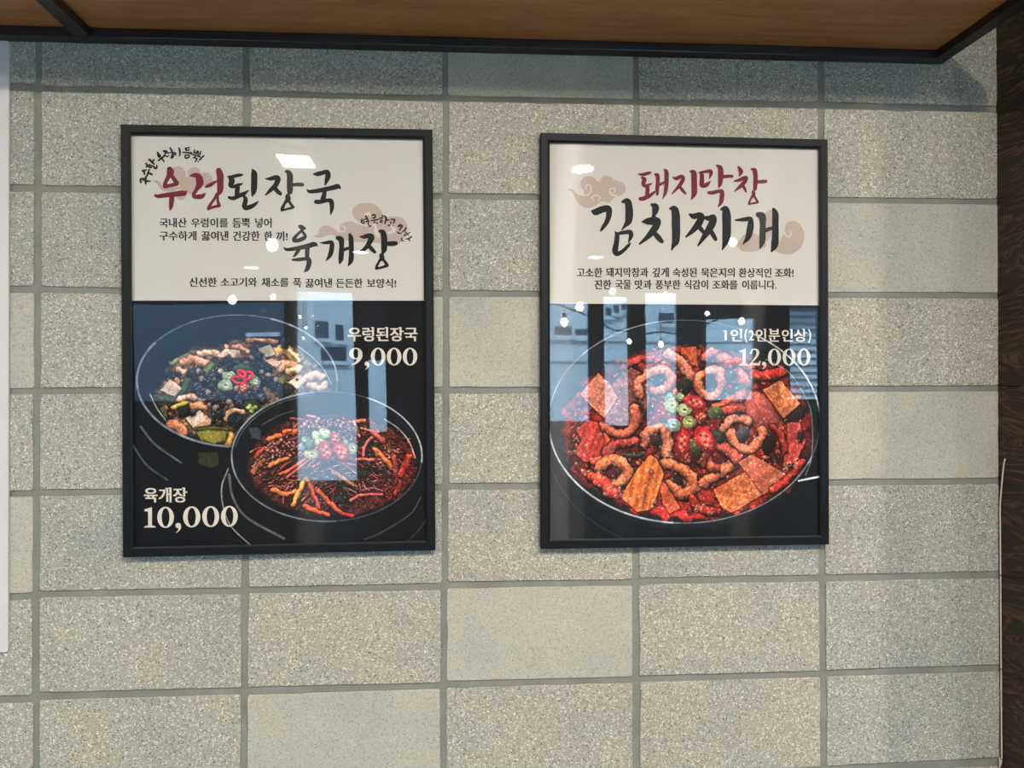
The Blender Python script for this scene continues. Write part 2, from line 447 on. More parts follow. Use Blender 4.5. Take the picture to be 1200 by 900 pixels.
# ------------------------------------------------------------------ cable in the corner
cp = [(1171.5, 908), (1172.5, 897), (1175.2, 889), (1176.2, 860), (1175.6, 820), (1174.2, 784), (1173.6, 740), (1172.6, 674),
      (1172.4, 640), (1172.2, 610), (1172.5, 592), (1173.4, 575), (1175.5, 558), (1177.8, 545), (1181, 537.5)]
cw = []
for i, (x, y) in enumerate(cp):
    Y = -.006 if i < 11 else -.006 - .004 * (i - 10)
    p = bp(x, y, Y); cw.append((min(p[0], XR - .0018), p[1], p[2]))
cw = [(XR - .004, -.004, .3)] + cw
def catmull(P, m=6):
    P = [np.array(p, float) for p in P]; P = [2 * P[0] - P[1]] + P + [2 * P[-1] - P[-2]]; out = []
    for i in range(1, len(P) - 2):
        for k in range(m):
            t = k / m
            out.append(.5 * ((2 * P[i]) + (-P[i - 1] + P[i + 1]) * t + (2 * P[i - 1] - 5 * P[i] + 4 * P[i + 1] - P[i + 2]) * t * t
                             + (-P[i - 1] + 3 * P[i] - 3 * P[i + 1] + P[i + 2]) * t ** 3))
    out.append(P[-2]); return out
cab = empty('cable', (XR - .004, -.004, 1.2)); tag(cab, 'thin beige cable running up the corner beside the dark wood panelling', 'cable')
vv, ff = tube_mesh([np.array(p) - np.array([XR - .004, -.004, 1.2]) for p in catmull(cw, 5)], .0016, 8)
pyd('cable_sheath', vv, ff, MAT['cable'], cab, True)
for (x, y) in ((1172.6, 674), (1174.3, 784), (1175.7, 889.5), (1178, 545.5), (1176, 556.5)):
    p = bp(x, y, -.008); p[0] = min(p[0], XR - .0018)
    v, f = tube_mesh([p + np.array([0, 0, -.0008]) - np.array([XR - .004, -.004, 1.2]), p + np.array([0, 0, .0008]) - np.array([XR - .004, -.004, 1.2])], .0021, 8)
    o = pyd('cable_clip', v, f, MAT['tie'], cab)

# ------------------------------------------------------------------ type and brush lettering
_dg = None
_tc = {}
def glyphs(s):
    """outline of a line of type in the built-in font, as vertices (x, y) and triangles"""
    if s in _tc: return _tc[s]
    cu = bpy.data.curves.new('type', 'FONT'); cu.body = s; cu.resolution_u = 4
    o = bpy.data.objects.new('type', cu); COL.objects.link(o)
    dg = bpy.context.evaluated_depsgraph_get(); dg.update()
    me = bpy.data.meshes.new_from_object(o.evaluated_get(dg))
    V = [(v.co.x, v.co.y) for v in me.vertices]; T = [tuple(p.vertices) for p in me.polygons]
    bpy.data.objects.remove(o); bpy.data.curves.remove(cu)
    # little brush heads on the upper left of the stems (a Myeongjo trait)
    cnt = {}
    for t in T:
        for i in range(len(t)):
            e = (t[i], t[(i + 1) % len(t)]); cnt[tuple(sorted(e))] = cnt.get(tuple(sorted(e)), 0) + 1
    V2 = list(V); T2 = list(T)
    nb = {}
    for e, c in cnt.items():
        if c == 1:
            nb.setdefault(e[0], []).append(e[1]); nb.setdefault(e[1], []).append(e[0])
    for e, c in cnt.items():
        if c != 1: continue
        a, b = e
        if V[a][0] > V[b][0]: a, b = b, a
        dx = V[b][0] - V[a][0]; dy = abs(V[b][1] - V[a][1])
        if .04 < dx < .13 and dy < .015:
            for q in nb[a]:
                if q != b and V[q][1] < V[a][1] - .12 and abs(V[q][0] - V[a][0]) < .03:
                    k = len(V2); x, y = V[a]
                    V2 += [(x, y + .01), (x - .075, y + .012), (x - .05, y - .03), (x, y - .07)]
                    T2 += [(k, k + 1, k + 2, k + 3)]
    _tc[s] = (np.array(V2), T2, len(V)); return _tc[s]
class Poster:
    YP = -.0118
    def __init__(s, name, corners, label, group):
        P = [bp(*c, -.02) for c in corners]          # TL TR BR BL
        s.w = (np.hypot(P[1][0] - P[0][0], P[1][2] - P[0][2]) + np.hypot(P[2][0] - P[3][0], P[2][2] - P[3][2])) / 2
        s.h = (np.hypot(P[3][0] - P[0][0], P[3][2] - P[0][2]) + np.hypot(P[2][0] - P[1][0], P[2][2] - P[1][2])) / 2
        s.c = sum(P) / 4
        an = [math.atan2(P[1][2] - P[0][2], P[1][0] - P[0][0]), math.atan2(P[2][2] - P[3][2], P[2][0] - P[3][0]),
              math.atan2(P[3][0] - P[0][0], P[0][2] - P[3][2]), math.atan2(P[2][0] - P[1][0], P[1][2] - P[2][2])]
        s.a = sum(an) / 4
        s.root = empty(name, (s.c[0], 0, s.c[2]), -s.a)
        tag(s.root, label, 'poster', group)
        s.ca, s.sa = math.cos(s.a), math.sin(s.a); s.k = 0
    def loc(s, x, y, Y=None):
        p = bp(x, y, s.YP if Y is None else Y); dx, dz = p[0] - s.c[0], p[2] - s.c[2]
        return (dx * s.ca + dz * s.sa, -dx * s.sa + dz * s.ca)
    def px(s, U, V):
        """poster coordinates (arrays) -> picture point, used to lay out the artwork"""
        X = s.c[0] + U * s.ca - V * s.sa; Z = s.c[2] + U * s.sa + V * s.ca
        D = np.stack([X - CAM[0], np.full_like(X, s.YP - CAM[1]), Z - CAM[2]], -1) @ M
        return 600 + F * D[..., 0] / D[..., 1], 450 - F * D[..., 2] / D[..., 1]
    def mesh(s, name, V, Fc, mat, depth=.0004, label=None):
        s.k += 1
        o = pyd(name, [(p[0], s.YP - depth - (p[2] * 1e-5 if len(p) > 2 else 0), p[1]) for p in V], Fc, MAT[mat], s.root)
        if label: o['label'] = label
        return o
    def words(s, lines, mat, label, bold=.055, bv=.02):
        V = []; T = []
        for (t, x0, y0, x1, y1) in lines:
            g, tr, nv = glyphs(t); lo = g.min(0); hi = g.max(0)
            for lv, (dx, dy) in enumerate(((0, 0), (bold, 0), (0, bv), (bold, bv))):
                k = len(V)
                for ip, p in enumerate(g):
                    u = (p[0] + dx - lo[0]) / (hi[0] + bold - lo[0]); w = (p[1] + dy - lo[1]) / (hi[1] + bv - lo[1])
                    V.append((*s.loc(x0 + u * (x1 - x0), y1 + (y0 - y1) * w), 2 * lv + (ip >= nv)))
                T += [tuple(i + k for i in q) for q in tr]
        return s.mesh('lettering', V, T, mat, label=label)
    def brush(s, strokes, org, sc, mat, label, wk=1.0):
        V = []; T = []
        for si, st in enumerate(strokes):
            pts = []; lv = (si % 7) * 5
            st = [np.array((p[0] / sc + org[0], p[1] / sc + org[1], p[2] / sc * wk * 1.13)) for p in st]
            if len(st) == 2: pts = [st[0], st[1]]
            else: pts = catmull(st, 5)
            pts = [np.array([*s.loc(p[0], p[1]), max(p[2], .3) / 2 / s.ppm()]) for p in pts]
            k = len(V)
            for i, p in enumerate(pts):
                d = pts[min(i + 1, len(pts) - 1)][:2] - pts[max(i - 1, 0)][:2]; L = np.linalg.norm(d) or 1
                nn = np.array([-d[1], d[0]]) / L
                V += [(*(p[:2] + nn * p[2]), lv), (*(p[:2] - nn * p[2]), lv)]
            for i in range(len(pts) - 1): T.append((k + 2 * i, k + 2 * i + 1, k + 2 * i + 3, k + 2 * i + 2))
            caps = list(range(0, len(pts), 5)) if len(st) > 2 else [0, 1]
            for ci, i in enumerate(sorted(set(caps + [len(pts) - 1]))):
                p = pts[i]; k = len(V)
                for q in range(9):
                    an = 2 * math.pi * q / 9; V.append((p[0] + math.cos(an) * p[2] * .98, p[1] + math.sin(an) * p[2] * .98, lv + 1 + ci % 4))
                T.append(tuple(range(k, k + 9)))
        return s.mesh('lettering', V, T, mat, label=label)
    def ppm(s):
        return F / (s.YP - CAM[1])
    def shape(s, name, polys, org, sc, mat, depth, circles=()):
        V = []; T = []
        for (cx, cy, rx, ry) in circles:
            polys = list(polys) + [[(cx + rx * math.cos(t * math.pi / 18), cy + ry * math.sin(t * math.pi / 18)) for t in range(36)]]
        bm = bmesh.new()
        for i, pl in enumerate(polys):
            pl = [p[:2] for p in (catmull(list(pl) + [pl[0]], 4) if len(pl) < 30 else pl)]
            vs = [bm.verts.new((*s.loc(p[0] / sc + org[0], p[1] / sc + org[1]), i * 1.2e-5)) for p in pl]
            bm.faces.new(vs)
        bmesh.ops.triangulate(bm, faces=bm.faces[:])
        bm.verts.index_update()
        V = [(v.co.x, s.YP - depth - v.co.z, v.co.y) for v in bm.verts]; T = [tuple(v.index for v in f.verts) for f in bm.faces]
        bm.free()
        return pyd(name, V, T, MAT[mat], s.root)
    def frame(s, fw=.019):
        w, h = s.w / 2, s.h / 2
        # mitred moulding: profile (inset from outer edge, y)
        prof = [(0, -.0006), (0, -.0195), (.0012, -.0205), (fw * .78, -.0205), (fw * .86, -.0190), (fw, -.0178), (fw, -.0168), (fw * .3, -.0168), (fw * .3, -.0006)]
        cs = [(-w, h), (w, h), (w, -h), (-w, -h)]
        for i in range(4):
            a, b = cs[i], cs[(i + 1) % 4]; V = []
            for (ins, y) in prof:
                for c in (a, b):
                    V.append((c[0] - math.copysign(ins, c[0]), y, c[1] - math.copysign(ins, c[1])))
            n = len(prof); Fc = [(2 * k, 2 * k + 1, 2 * ((k + 1) % n) + 1, 2 * ((k + 1) % n)) for k in range(n)]
            Fc += [tuple(2 * k for k in range(n - 1, -1, -1)), tuple(2 * k + 1 for k in range(n))]
            pyd('frame_rail', V, Fc, MAT['frame'], s.root)
        g = .0052
        box('backing_board', (-w + g + .002, -YBK, -h + g + .002), (w - g - .002, -.001, h - g - .002), MAT['frame'], s.root)
        box('print_sheet', (-w + g + .002, s.YP, -h + g + .002), (w - g - .002, -YBK - .0001, h - g - .002), MAT['paper'], s.root)
        s.iw, s.ih = w - fw * .5, h - fw * .5
    def sheet(s, seed, amp=1.0):
        """the acrylic in front, slightly bowed and rippled where the frame pinches it at the top"""
        rnd = np.random.RandomState(seed)
        nx, nz = 150, 190
        U = np.linspace(-s.iw, s.iw, nx); Wz = np.linspace(-s.ih, s.ih, nz)
        uu, ww = np.meshgrid(U, Wz)
        d = s.ih - ww
        y = np.zeros_like(uu)
        for k in range(9):
            fx = rnd.uniform(14, 75); ph = rnd.uniform(0, 6.28)
            y += rnd.uniform(.4, 1) * np.sin(uu * fx + ph) / fx * .005 * np.exp(-d / rnd.uniform(.02, .03))
        for k in range(8):
            xc = rnd.uniform(-s.iw, s.iw); wc = rnd.uniform(.004, .009)
            y += -rnd.uniform(.0002, .0005) * np.exp(-((uu - xc - d * rnd.uniform(-.25, .25)) / wc) ** 2) * np.exp(-d / rnd.uniform(.008, .014))
        for k in range(5):
            fx = rnd.uniform(5, 18); fz = rnd.uniform(2, 6)
            y += rnd.uniform(.3, 1) * np.sin(uu * fx + rnd.uniform(0, 6)) * np.cos(ww * fz + rnd.uniform(0, 6)) / fx * .0022 * amp
        e = np.minimum(s.iw - np.abs(uu), .06) / .06
        y = np.clip(y, -.0015, .0015)
        Y = -.0150 + y * .9
        V = np.stack([uu, Y, ww], -1).reshape(-1, 3)
        I = np.arange(nx * nz).reshape(nz, nx)
        Fc = np.stack([I[:-1, :-1], I[:-1, 1:], I[1:, 1:], I[1:, :-1]], -1).reshape(-1, 4)
        o = grid_mesh('glazing', V, Fc, MAT['acrylic'], s.root); o['label'] = 'clear acrylic sheet'
YBK = .006
def grid_mesh(name, V, Fc, mat, parent, smooth=True, col=None):
    me = bpy.data.meshes.new(name)
    me.vertices.add(len(V)); me.vertices.foreach_set('co', np.ascontiguousarray(V, dtype=np.float32).ravel())
    me.loops.add(Fc.size); me.loops.foreach_set('vertex_index', np.ascontiguousarray(Fc, dtype=np.int32).ravel())
    me.polygons.add(len(Fc)); me.polygons.foreach_set('loop_start', np.arange(0, Fc.size, 4, dtype=np.int32))
    me.update(calc_edges=True)
    if smooth: me.polygons.foreach_set('use_smooth', np.ones(len(Fc), dtype=bool))
    if col is not None:
        at = me.color_attributes.new('print', 'FLOAT_COLOR', 'POINT')
        at.data.foreach_set('color', np.ascontiguousarray(col, dtype=np.float32).ravel())
    return link(name, me, mat, parent)

# ------------------------------------------------------------------ painter for the printed photographs
def hsh(ix, iy, seed):
    n = (ix.astype(np.int64) * 374761393 + iy.astype(np.int64) * 668265263 + seed * 2147483647) & 0xffffffff
    n = ((n ^ (n >> 13)) * 1274126177) & 0xffffffff
    return ((n ^ (n >> 16)) & 0xffff) / 65535.0
def vn(X, Y, s, seed=0):
    x = X / s; y = Y / s; ix = np.floor(x); iy = np.floor(y); fx = x - ix; fy = y - iy
    fx = fx * fx * (3 - 2 * fx); fy = fy * fy * (3 - 2 * fy); ix = ix.astype(int); iy = iy.astype(int)
    a = hsh(ix, iy, seed); b = hsh(ix + 1, iy, seed); c = hsh(ix, iy + 1, seed); d = hsh(ix + 1, iy + 1, seed)
    return (a + (b - a) * fx) * (1 - fy) + (c + (d - c) * fx) * fy
def fbm(X, Y, s, seed=0, o=3):
    t = 0; w = .5; tw = 0
    for k in range(o): t = t + w * vn(X, Y, s / 2 ** k, seed + k * 17); tw += w; w *= .6
    return t / tw
class Paint:
    def __init__(s, P, x0, y0, x1, y1, step, bgc):
        c = [P.loc(x, y) for x, y in ((x0, y0), (x1, y0), (x1, y1), (x0, y1))]
        s.u0 = -P.iw - .004; s.u1 = P.iw + .004; s.v1 = (c[0][1] + c[1][1]) / 2; s.v0 = -P.ih - .004
        nx = int((s.u1 - s.u0) / step); ny = int((s.v1 - s.v0) / step)
        uu, vv = np.meshgrid(np.linspace(s.u0, s.u1, nx), np.linspace(s.v1, s.v0, ny))
        s.P = P; s.uu, s.vv = uu, vv
        s.X, s.Y = P.px(uu, vv); s.C = np.zeros(uu.shape + (3,)) + np.array(bgc, float)
        s.xr = s.X[ny // 2]; s.yr = s.Y[:, nx // 2]; s.rs = np.random.RandomState(5)
    def win(s, xa, ya, xb, yb, m=5):
        j0, j1 = np.searchsorted(s.xr, [xa - m, xb + m]); i0, i1 = np.searchsorted(s.yr, [ya - m, yb + m])
        return slice(max(i0, 0), min(i1, len(s.yr))), slice(max(j0, 0), min(j1, len(s.xr)))
    def put(s, w, mask, col):
        m = np.clip(mask, 0, 1)[..., None]; s.C[w] = s.C[w] * (1 - m) + col * m
    def shadow(s, w, mask, k=.55):
        m = np.clip(mask, 0, 1)[..., None] * k; s.C[w] = s.C[w] * (1 - m)
    def tex(s, X, Y, col, sp=.16, sc=2.2, seed=0, dark=None, light=None):
        n = fbm(X, Y, sc, seed, 2)[..., None] - .5; c = np.array(col, float) * (1 + n * sp * 3)
        if dark is not None:
            d = vn(X, Y, 2.3, seed + 5)[..., None]; c = np.where(d > .70, c * .55 + np.array(dark) * .45, c)
        if light is not None:
            d = vn(X, Y, 1.8, seed + 9)[..., None]; c = np.where(d > .80, c * .5 + np.array(light) * .5, c)
        return c
    def ell(s, cx, cy, rx, ry, rot=0, col=(200, 0, 0), sh=.45, soft=.8, sp=.12, drop=.5, seed=None, dark=None, light=None, al=1):
        seed = s.rs.randint(9999) if seed is None else seed
        R = max(rx, ry); w = s.win(cx - R, cy - R, cx + R, cy + R); X = s.X[w]; Y = s.Y[w]
        if X.size == 0: return
        c, si = math.cos(math.radians(rot)), math.sin(math.radians(rot))
        wv = min(1.6, R * .22); dx = X - cx + (vn(X, Y, 3.4, seed + 31) - .5) * wv * 1.6; dy = Y - cy + (vn(X, Y, 3.4, seed + 37) - .5) * wv * 1.6; a = (dx * c + dy * si) / rx; b = (-dx * si + dy * c) / ry
        a += (vn(X, Y, R * .5 + 1, seed) - .5) * .25
        r = np.sqrt(a * a + b * b); m = (1 - r) * min(rx, ry) / soft + .5
        if drop:
            r2 = np.sqrt(((dx - .8) / (R + 1.5)) ** 2 + ((dy - 1.3) / (R + 1.5)) ** 2) if False else r * min(rx, ry) / (min(rx, ry) + 2)
            s.shadow(w, (1 - r2) * 2.2, drop)
        lit = 1 + sh * (-(dx * .35 + dy * .85) / R) - sh * .6 * np.clip(r, 0, 1.2) ** 3
        s.put(w, m * al, s.tex(X, Y, col, sp, 2.4, seed, dark, light) * lit[..., None])
    def seg(s, X, Y, pts):
        D = np.full(X.shape, 1e9); Sg = np.zeros(X.shape); Tt = np.zeros(X.shape); L = 0
        for p, q in zip(pts[:-1], pts[1:]):
            ex, ey = q[0] - p[0], q[1] - p[1]; l2 = ex * ex + ey * ey + 1e-9
            t = np.clip(((X - p[0]) * ex + (Y - p[1]) * ey) / l2, 0, 1)
            dx = X - p[0] - t * ex; dy = Y - p[1] - t * ey; d = np.hypot(dx, dy); m = d < D
            D = np.where(m, d, D); Sg = np.where(m, dy, Sg); Tt = np.where(m, L + t * math.sqrt(l2), Tt); L += math.sqrt(l2)
        return D, Sg, Tt
    def tube(s, pts, wd, col, sh=.5, drop=.6, sp=.12, bumps=0, dark=None, light=None, soft=.8, seed=None, al=1, smooth=True):
        seed = s.rs.randint(9999) if seed is None else seed
        if len(pts) > 2 and smooth: pts = [tuple(p) for p in catmull(pts, 5)]
        xs = [p[0] for p in pts]; ys = [p[1] for p in pts]; w = s.win(min(xs) - wd, min(ys) - wd, max(xs) + wd, max(ys) + wd)
        X = s.X[w]; Y = s.Y[w]
        if X.size == 0: return
        wv = min(2.0, wd * .28)
        D, Sg, Tt = s.seg(X + (vn(X, Y, 4.2, seed + 31) - .5) * wv * 1.5, Y + (vn(X, Y, 4.2, seed + 37) - .5) * wv * 1.5, pts); r = wd / 2
        rr = r * (1 + bumps * (vn(X, Y, r * 1.1 + .6, seed) - .5))
        if drop: s.shadow(w, (r + 2.2 - D) / 2.5, drop)
        q = np.clip(D / rr, 0, 1.3); lit = 1.12 - sh * q ** 2.2 - sh * .75 * Sg / (r + .01)
        lit = lit + .22 * np.exp(-((Sg + r * .45) / (r * .3 + .1)) ** 2) * (q < 1)
        if wd > 5: lit = lit * (.90 + .2 * vn(X, Y, 2.2, seed + 3)) * (1 + .035 * np.sin(Tt * 1.7 + 3 * vn(X, Y, 5, seed)))
        s.put(w, ((rr - D) / soft + .5) * al, s.tex(X, Y, col, sp, 2.0, seed, dark, light) * lit[..., None])
    def poly(s, pts, col, sp=.14, dark=None, light=None, drop=.6, edge=0, soft=.8, grad=None, stripe=None, seed=None, al=1):
        seed = s.rs.randint(9999) if seed is None else seed
        xs = [p[0] for p in pts]; ys = [p[1] for p in pts]; w = s.win(min(xs), min(ys), max(xs), max(ys)); X = s.X[w]; Y = s.Y[w]
        if X.size == 0: return
        X0 = X + (vn(X, Y, 4, seed) - .5) * 1.1; Y0 = Y + (vn(X, Y, 4, seed + 3) - .5) * 1.1
        D, _, _ = s.seg(X0, Y0, list(pts) + [pts[0]]); ins = np.zeros(X.shape, bool); n = len(pts)
        for i in range(n):
            (xa, ya), (xb, yb) = pts[i], pts[(i + 1) % n]
            c = ((ya > Y0) != (yb > Y0)) & (X0 < (xb - xa) * (Y0 - ya) / (yb - ya + 1e-12) + xa); ins ^= c
        sd = np.where(ins, D, -D)
        if drop: s.shadow(w, (sd + 2.4) / 2.4, drop)
        c = s.tex(X, Y, col, sp, 2.0, seed, dark, light)
        if grad: c = c * (1 + grad[0] * (X - min(xs)) / (max(xs) - min(xs) + 1) + grad[1] * (Y - min(ys)) / (max(ys) - min(ys) + 1))[..., None]
        if stripe:
            an, per, k = stripe; ph = X * math.cos(math.radians(an)) + Y * math.sin(math.radians(an)) + 2 * vn(X, Y, 7, seed)
            c = c * (1 + k * np.sin(ph * 2 * math.pi / per))[..., None]
        if edge: c = c * (1 + edge * np.exp(-D / 1.3))[..., None]
        s.put(w, (sd / soft + .5) * al, c)
    def line(s, pts, wd, col, al=1, smooth=True, soft=.7):
        if len(pts) > 2 and smooth: pts = [tuple(p) for p in catmull(pts, 6)]
        xs = [p[0] for p in pts]; ys = [p[1] for p in pts]; w = s.win(min(xs), min(ys), max(xs), max(ys)); X = s.X[w]; Y = s.Y[w]
        if X.size == 0: return
        D, _, _ = s.seg(X, Y, pts); s.put(w, ((wd / 2 - D) / soft + .5) * al, np.array(col, float))
    def arc(s, cx, cy, rx, ry, a0, a1, wd, col, al=1, n=60):
        pts = [(cx + rx * math.cos(math.radians(a)), cy + ry * math.sin(math.radians(a))) for a in np.linspace(a0, a1, n)]
        for k in range(0, n - 1, 10): s.line(pts[k:k + 11], wd, col, al, False)
    def emask(s, cx, cy, rx, ry, soft=.06):
        return np.clip((1 - np.hypot((s.X - cx) / rx, (s.Y - cy) / ry)) / soft, 0, 1)
    def chili(s, cx, cy, rx, ry, rot, k=1.0):
        c = np.array
        s.ell(cx, cy, rx, ry, rot, c((205, 34, 42)) * k, .35, sp=.05, drop=.5)
        s.ell(cx, cy, rx * .66, ry * .68, rot, c((232, 92, 80)) * k, .1, sp=.06, drop=0)
        cs, sn = math.cos(math.radians(rot)), math.sin(math.radians(rot))
        L = max(rx, ry) * .42; vert = ry > rx
        for t in (-1, -.33, .33, 1):
            for q in (-1, 1):
                a, b = (q * rx * .25, t * L) if vert else (t * L, q * ry * .25)
                x = cx + a * cs - b * sn; y = cy + a * sn + b * cs
                if (t in (-.33, 1)) == (q > 0): s.ell(x, y, 1.5, 1.2, 0, (120, 12, 22), 0, drop=0, soft=1)
                else: s.ell(x, y, 1.6, 1.2, 30, (240, 178, 130), .2, drop=0, soft=1)
    def onion(s, cx, cy, rx, ry, col=(186, 194, 130), hole=True):
        s.ell(cx, cy, rx, ry, 0, col, .22, sp=.04, drop=.55)
        s.ell(cx, cy, rx * .74, ry * .74, 0, tuple(k * .86 for k in col), .1, sp=.05, drop=0)
        s.ell(cx, cy, rx * .60, ry * .60, 0, tuple(min(255, k * 1.1) for k in col), .1, sp=.05, drop=0)
        if hole:
            s.ell(cx + .4, cy, rx * .25, ry * .18, 20, (70, 74, 40), 0, drop=0, soft=1)
            for a in (20, 150, 260): s.ell(cx + rx * .3 * math.cos(a), cy + ry * .3 * math.sin(a), 1.0, .8, 0, (236, 232, 180), 0, drop=0, soft=1)
    def done(s, name, gain, sat=.86):
        g = s.C.mean(-1, keepdims=True); s.C = g + (s.C - g) * sat
        n = fbm(s.X, s.Y, 9, 77, 4)[..., None]; k = np.clip(g / 40, 0, 1); s.C = s.C * (1 + k * ((n - .5) * .75))
        n = vn(s.X, s.Y, 1.3, 78)[..., None]; s.C = s.C * (1 + k * (n - .5) * .28)
        C = srgb(np.clip(s.C, 0, 255)) * gain
        V = np.stack([s.uu, np.full_like(s.uu, s.P.YP - .0002), s.vv], -1).reshape(-1, 3)
        ny, nx = s.uu.shape; I = np.arange(nx * ny).reshape(ny, nx)
        Fc = np.stack([I[:-1, :-1], I[1:, :-1], I[1:, 1:], I[:-1, 1:]], -1).reshape(-1, 4)
        col = np.concatenate([C.reshape(-1, 3), np.ones((nx * ny, 1))], 1)
        o = grid_mesh(name, V, Fc, MAT['print'], s.P.root, False, col)
        o['label'] = 'printed food photograph on black ground'
        return o
PRINT_GAIN = 1.0

# ---- right poster
P2 = Poster('framed_poster', [(633.3, 156.3), (970.5, 162.5), (971.3, 638.7), (634.2, 642.8)],
            'framed poster with one large bowl of red kimchi stew priced 12,000', 'framed menu posters on the block wall')
P2.frame()
A = Paint(P2, 643, 356.7, 962, 357.5, .00088, (13, 17, 21))
rs = A.rs
m = A.emask(802, 498, 163, 124, .04)[..., None]; A.C = A.C * (1 - m) + (np.array((20, 26, 31.0)) + 10 * fbm(A.X, A.Y, 30, 3)[..., None]) * m
# bowl body under the rim
A.arc(800, 512, 160, 132, 100, 185, 1.0, (62, 68, 74), .7)
# broth
dx = (A.X - 806) / 150; dy = (A.Y - 507) / 104
rr = np.hypot(dx, dy) + (fbm(A.X, A.Y, 12, 8) - .5) * .16
m = np.clip((1 - rr) / .05, 0, 1)[..., None]
f1 = fbm(A.X, A.Y, 7, 21, 4)[..., None]; f2 = vn(A.X, A.Y, 1.9, 4)[..., None]; f3 = fbm(A.X, A.Y, 26, 11)[..., None]
br = np.array((150, 34, 28.0)) * (.35 + 1.15 * f1) * (.7 + .6 * f3)
br = np.where(f2 > .78, br + np.array((50, 26, 14.0)), br); br = np.where(f2 < .16, br * .4, br)
lo = np.clip((A.Y - 560) / 40, 0, 1)[..., None]; br = br * (1 + .35 * lo)
gp = np.clip((fbm(A.X, A.Y, 20, 41) - .5) * 6, 0, 1)[..., None] * (1 - lo); br = br * (1 - .6 * gp) + np.array((34, 32, 24.0)) * .6 * gp
A.C = A.C * (1 - m) + br * m
m = np.clip((1 - rr) / .30, 0, 1)[..., None]; A.C = A.C * (.45 + .55 * m) if False else A.C
def scatter(n, fn, cx, cy, rx, ry, rmin=0.0):
    for _ in range(n):
        while True:
            a, b = rs.uniform(-1, 1, 2)
            if rmin < a * a + b * b < 1: break
        fn(cx + a * rx, cy + b * ry)
# heaps of small chopped pieces
def bit(x, y):
    c = [(188, 58, 44), (205, 84, 52), (150, 36, 30), (98, 24, 20), (206, 104, 80), (62, 40, 26), (70, 56, 38), (176, 70, 58), (48, 40, 32)][rs.randint(9)]
    A.ell(x, y, rs.uniform(2, 5.5), rs.uniform(1.6, 4), rs.uniform(0, 180), c, .5, sp=.18, drop=.5, dark=(70, 14, 10))
scatter(420, bit, 806, 503, 140, 96)
def tb(pts, wd, col=(206, 104, 70), b=.55, dark=(120, 40, 30), light=(232, 146, 108), **k): A.tube(pts, wd * 1.16, tuple(c * .95 for c in col), .62, .8, .16, b, dark=dark, light=light, **k)
# upper heap
A.poly([(745, 424), (757, 414), (797, 405), (822, 410), (820, 428), (790, 432), (757, 440)], (176, 58, 50), dark=(90, 20, 18), light=(230, 130, 110))
tb([(738, 426), (750, 421), (764, 420)], 7, (178, 60, 48)); tb([(757, 440), (778, 428), (798, 422)], 9, (202, 92, 72))
A.poly([(798, 408), (816, 406), (818, 427), (799, 428)], (200, 84, 48), edge=.2, dark=(130, 30, 20)); tb([(826, 419), (836, 412), (846, 419), (844, 428)], 9, (196, 90, 66))
tb([(848, 421), (858, 431), (872, 446)], 17, (204, 92, 62), .3, light=(236, 160, 120))
tb([(852, 428), (866, 424), (880, 432)], 9, (170, 56, 46)); tb([(884, 440), (900, 440), (914, 437)], 12, (176, 40, 34))
A.poly([(740, 430), (757, 440), (762, 470), (752, 490), (738, 500), (708, 498), (705, 466), (722, 445)], (150, 74, 60), dark=(64, 40, 34), light=(226, 176, 160))
tb([(783, 416), (799, 424), (808, 441)], 12, (206, 118, 90)); tb([(750, 463), (749, 448), (762, 437), (779, 434), (786, 446), (778, 456), (766, 458)], 10, (206, 116, 86))
A.ell(768, 447, 7, 5, 0, (52, 60, 62), .2, drop=.3)
tb([(843, 436), (832, 434), (821, 441), (818, 452), (824, 463), (836, 464), (844, 455), (844, 441)], 10, (204, 110, 76)); A.ell(831, 449, 5, 7, 0, (34, 30, 26), .1, drop=0)
A.ell(856, 440, 7, 6, 20, (58, 34, 24)); A.ell(868, 456, 9, 5, -15, (58, 70, 44)); A.ell(803, 452, 10, 9, 30, (38, 42, 34)); A.ell(748, 480, 6, 10, 0, (50, 34, 26))
tb([(843, 478), (856, 470), (868, 464)], 13, (196, 88, 60), .5); tb([(842, 484), (856, 480), (869, 479)], 11, (178, 66, 50), .5)
# tofu, cabbage
A.poly([(918, 491), (938, 474), (939, 486), (922, 497)], (60, 30, 28)); A.ell(932, 486, 12, 7, -10, (52, 34, 32))
A.poly([(894, 457), (915, 446), (938, 473), (918, 490)], (222, 122, 70), .2, dark=(160, 44, 26), light=(250, 196, 140), edge=.18)
A.poly([(680, 462), (701, 437), (713, 448), (724, 466), (708, 490), (693, 476)], (214, 122, 92), .18, dark=(168, 70, 54), light=(250, 210, 190), edge=.2)
A.ell(892, 484, 16, 27, -32, (192, 84, 72), .35, light=(226, 140, 124)); A.line([(880, 462), (890, 484), (903, 505)], 1.2, (150, 48, 44), .6)
A.poly([(923, 495), (937, 495), (944, 517), (932, 543), (918, 542), (922, 525)], (190, 58, 50), .14, light=(236, 150, 128), edge=.15)
tb([(905, 500), (916, 512), (920, 528)], 7, (150, 40, 30)); A.ell(900, 520, 9, 12, 10, (40, 28, 20)); A.ell(938, 512, 3, 6, 0, (40, 38, 36))
A.poly([(676, 503), (690, 492), (704, 497), (711, 510), (708, 528), (700, 540), (684, 541), (674, 531), (681, 516)], (198, 60, 48), .14, light=(240, 150, 120), edge=.25, stripe=(20, 7, .12))
A.tube([(706, 499), (711, 515), (706, 533), (695, 541)], 6, (216, 78, 50), .4)
tb([(710, 530), (725, 520), (742, 517)], 11, (186, 62, 48), .2); A.tube([(730, 533), (745, 534), (754, 531)], 5, (64, 66, 38))
tb([(708, 500), (722, 508), (738, 505), (745, 493), (743, 478)], 10, (196, 92, 66))
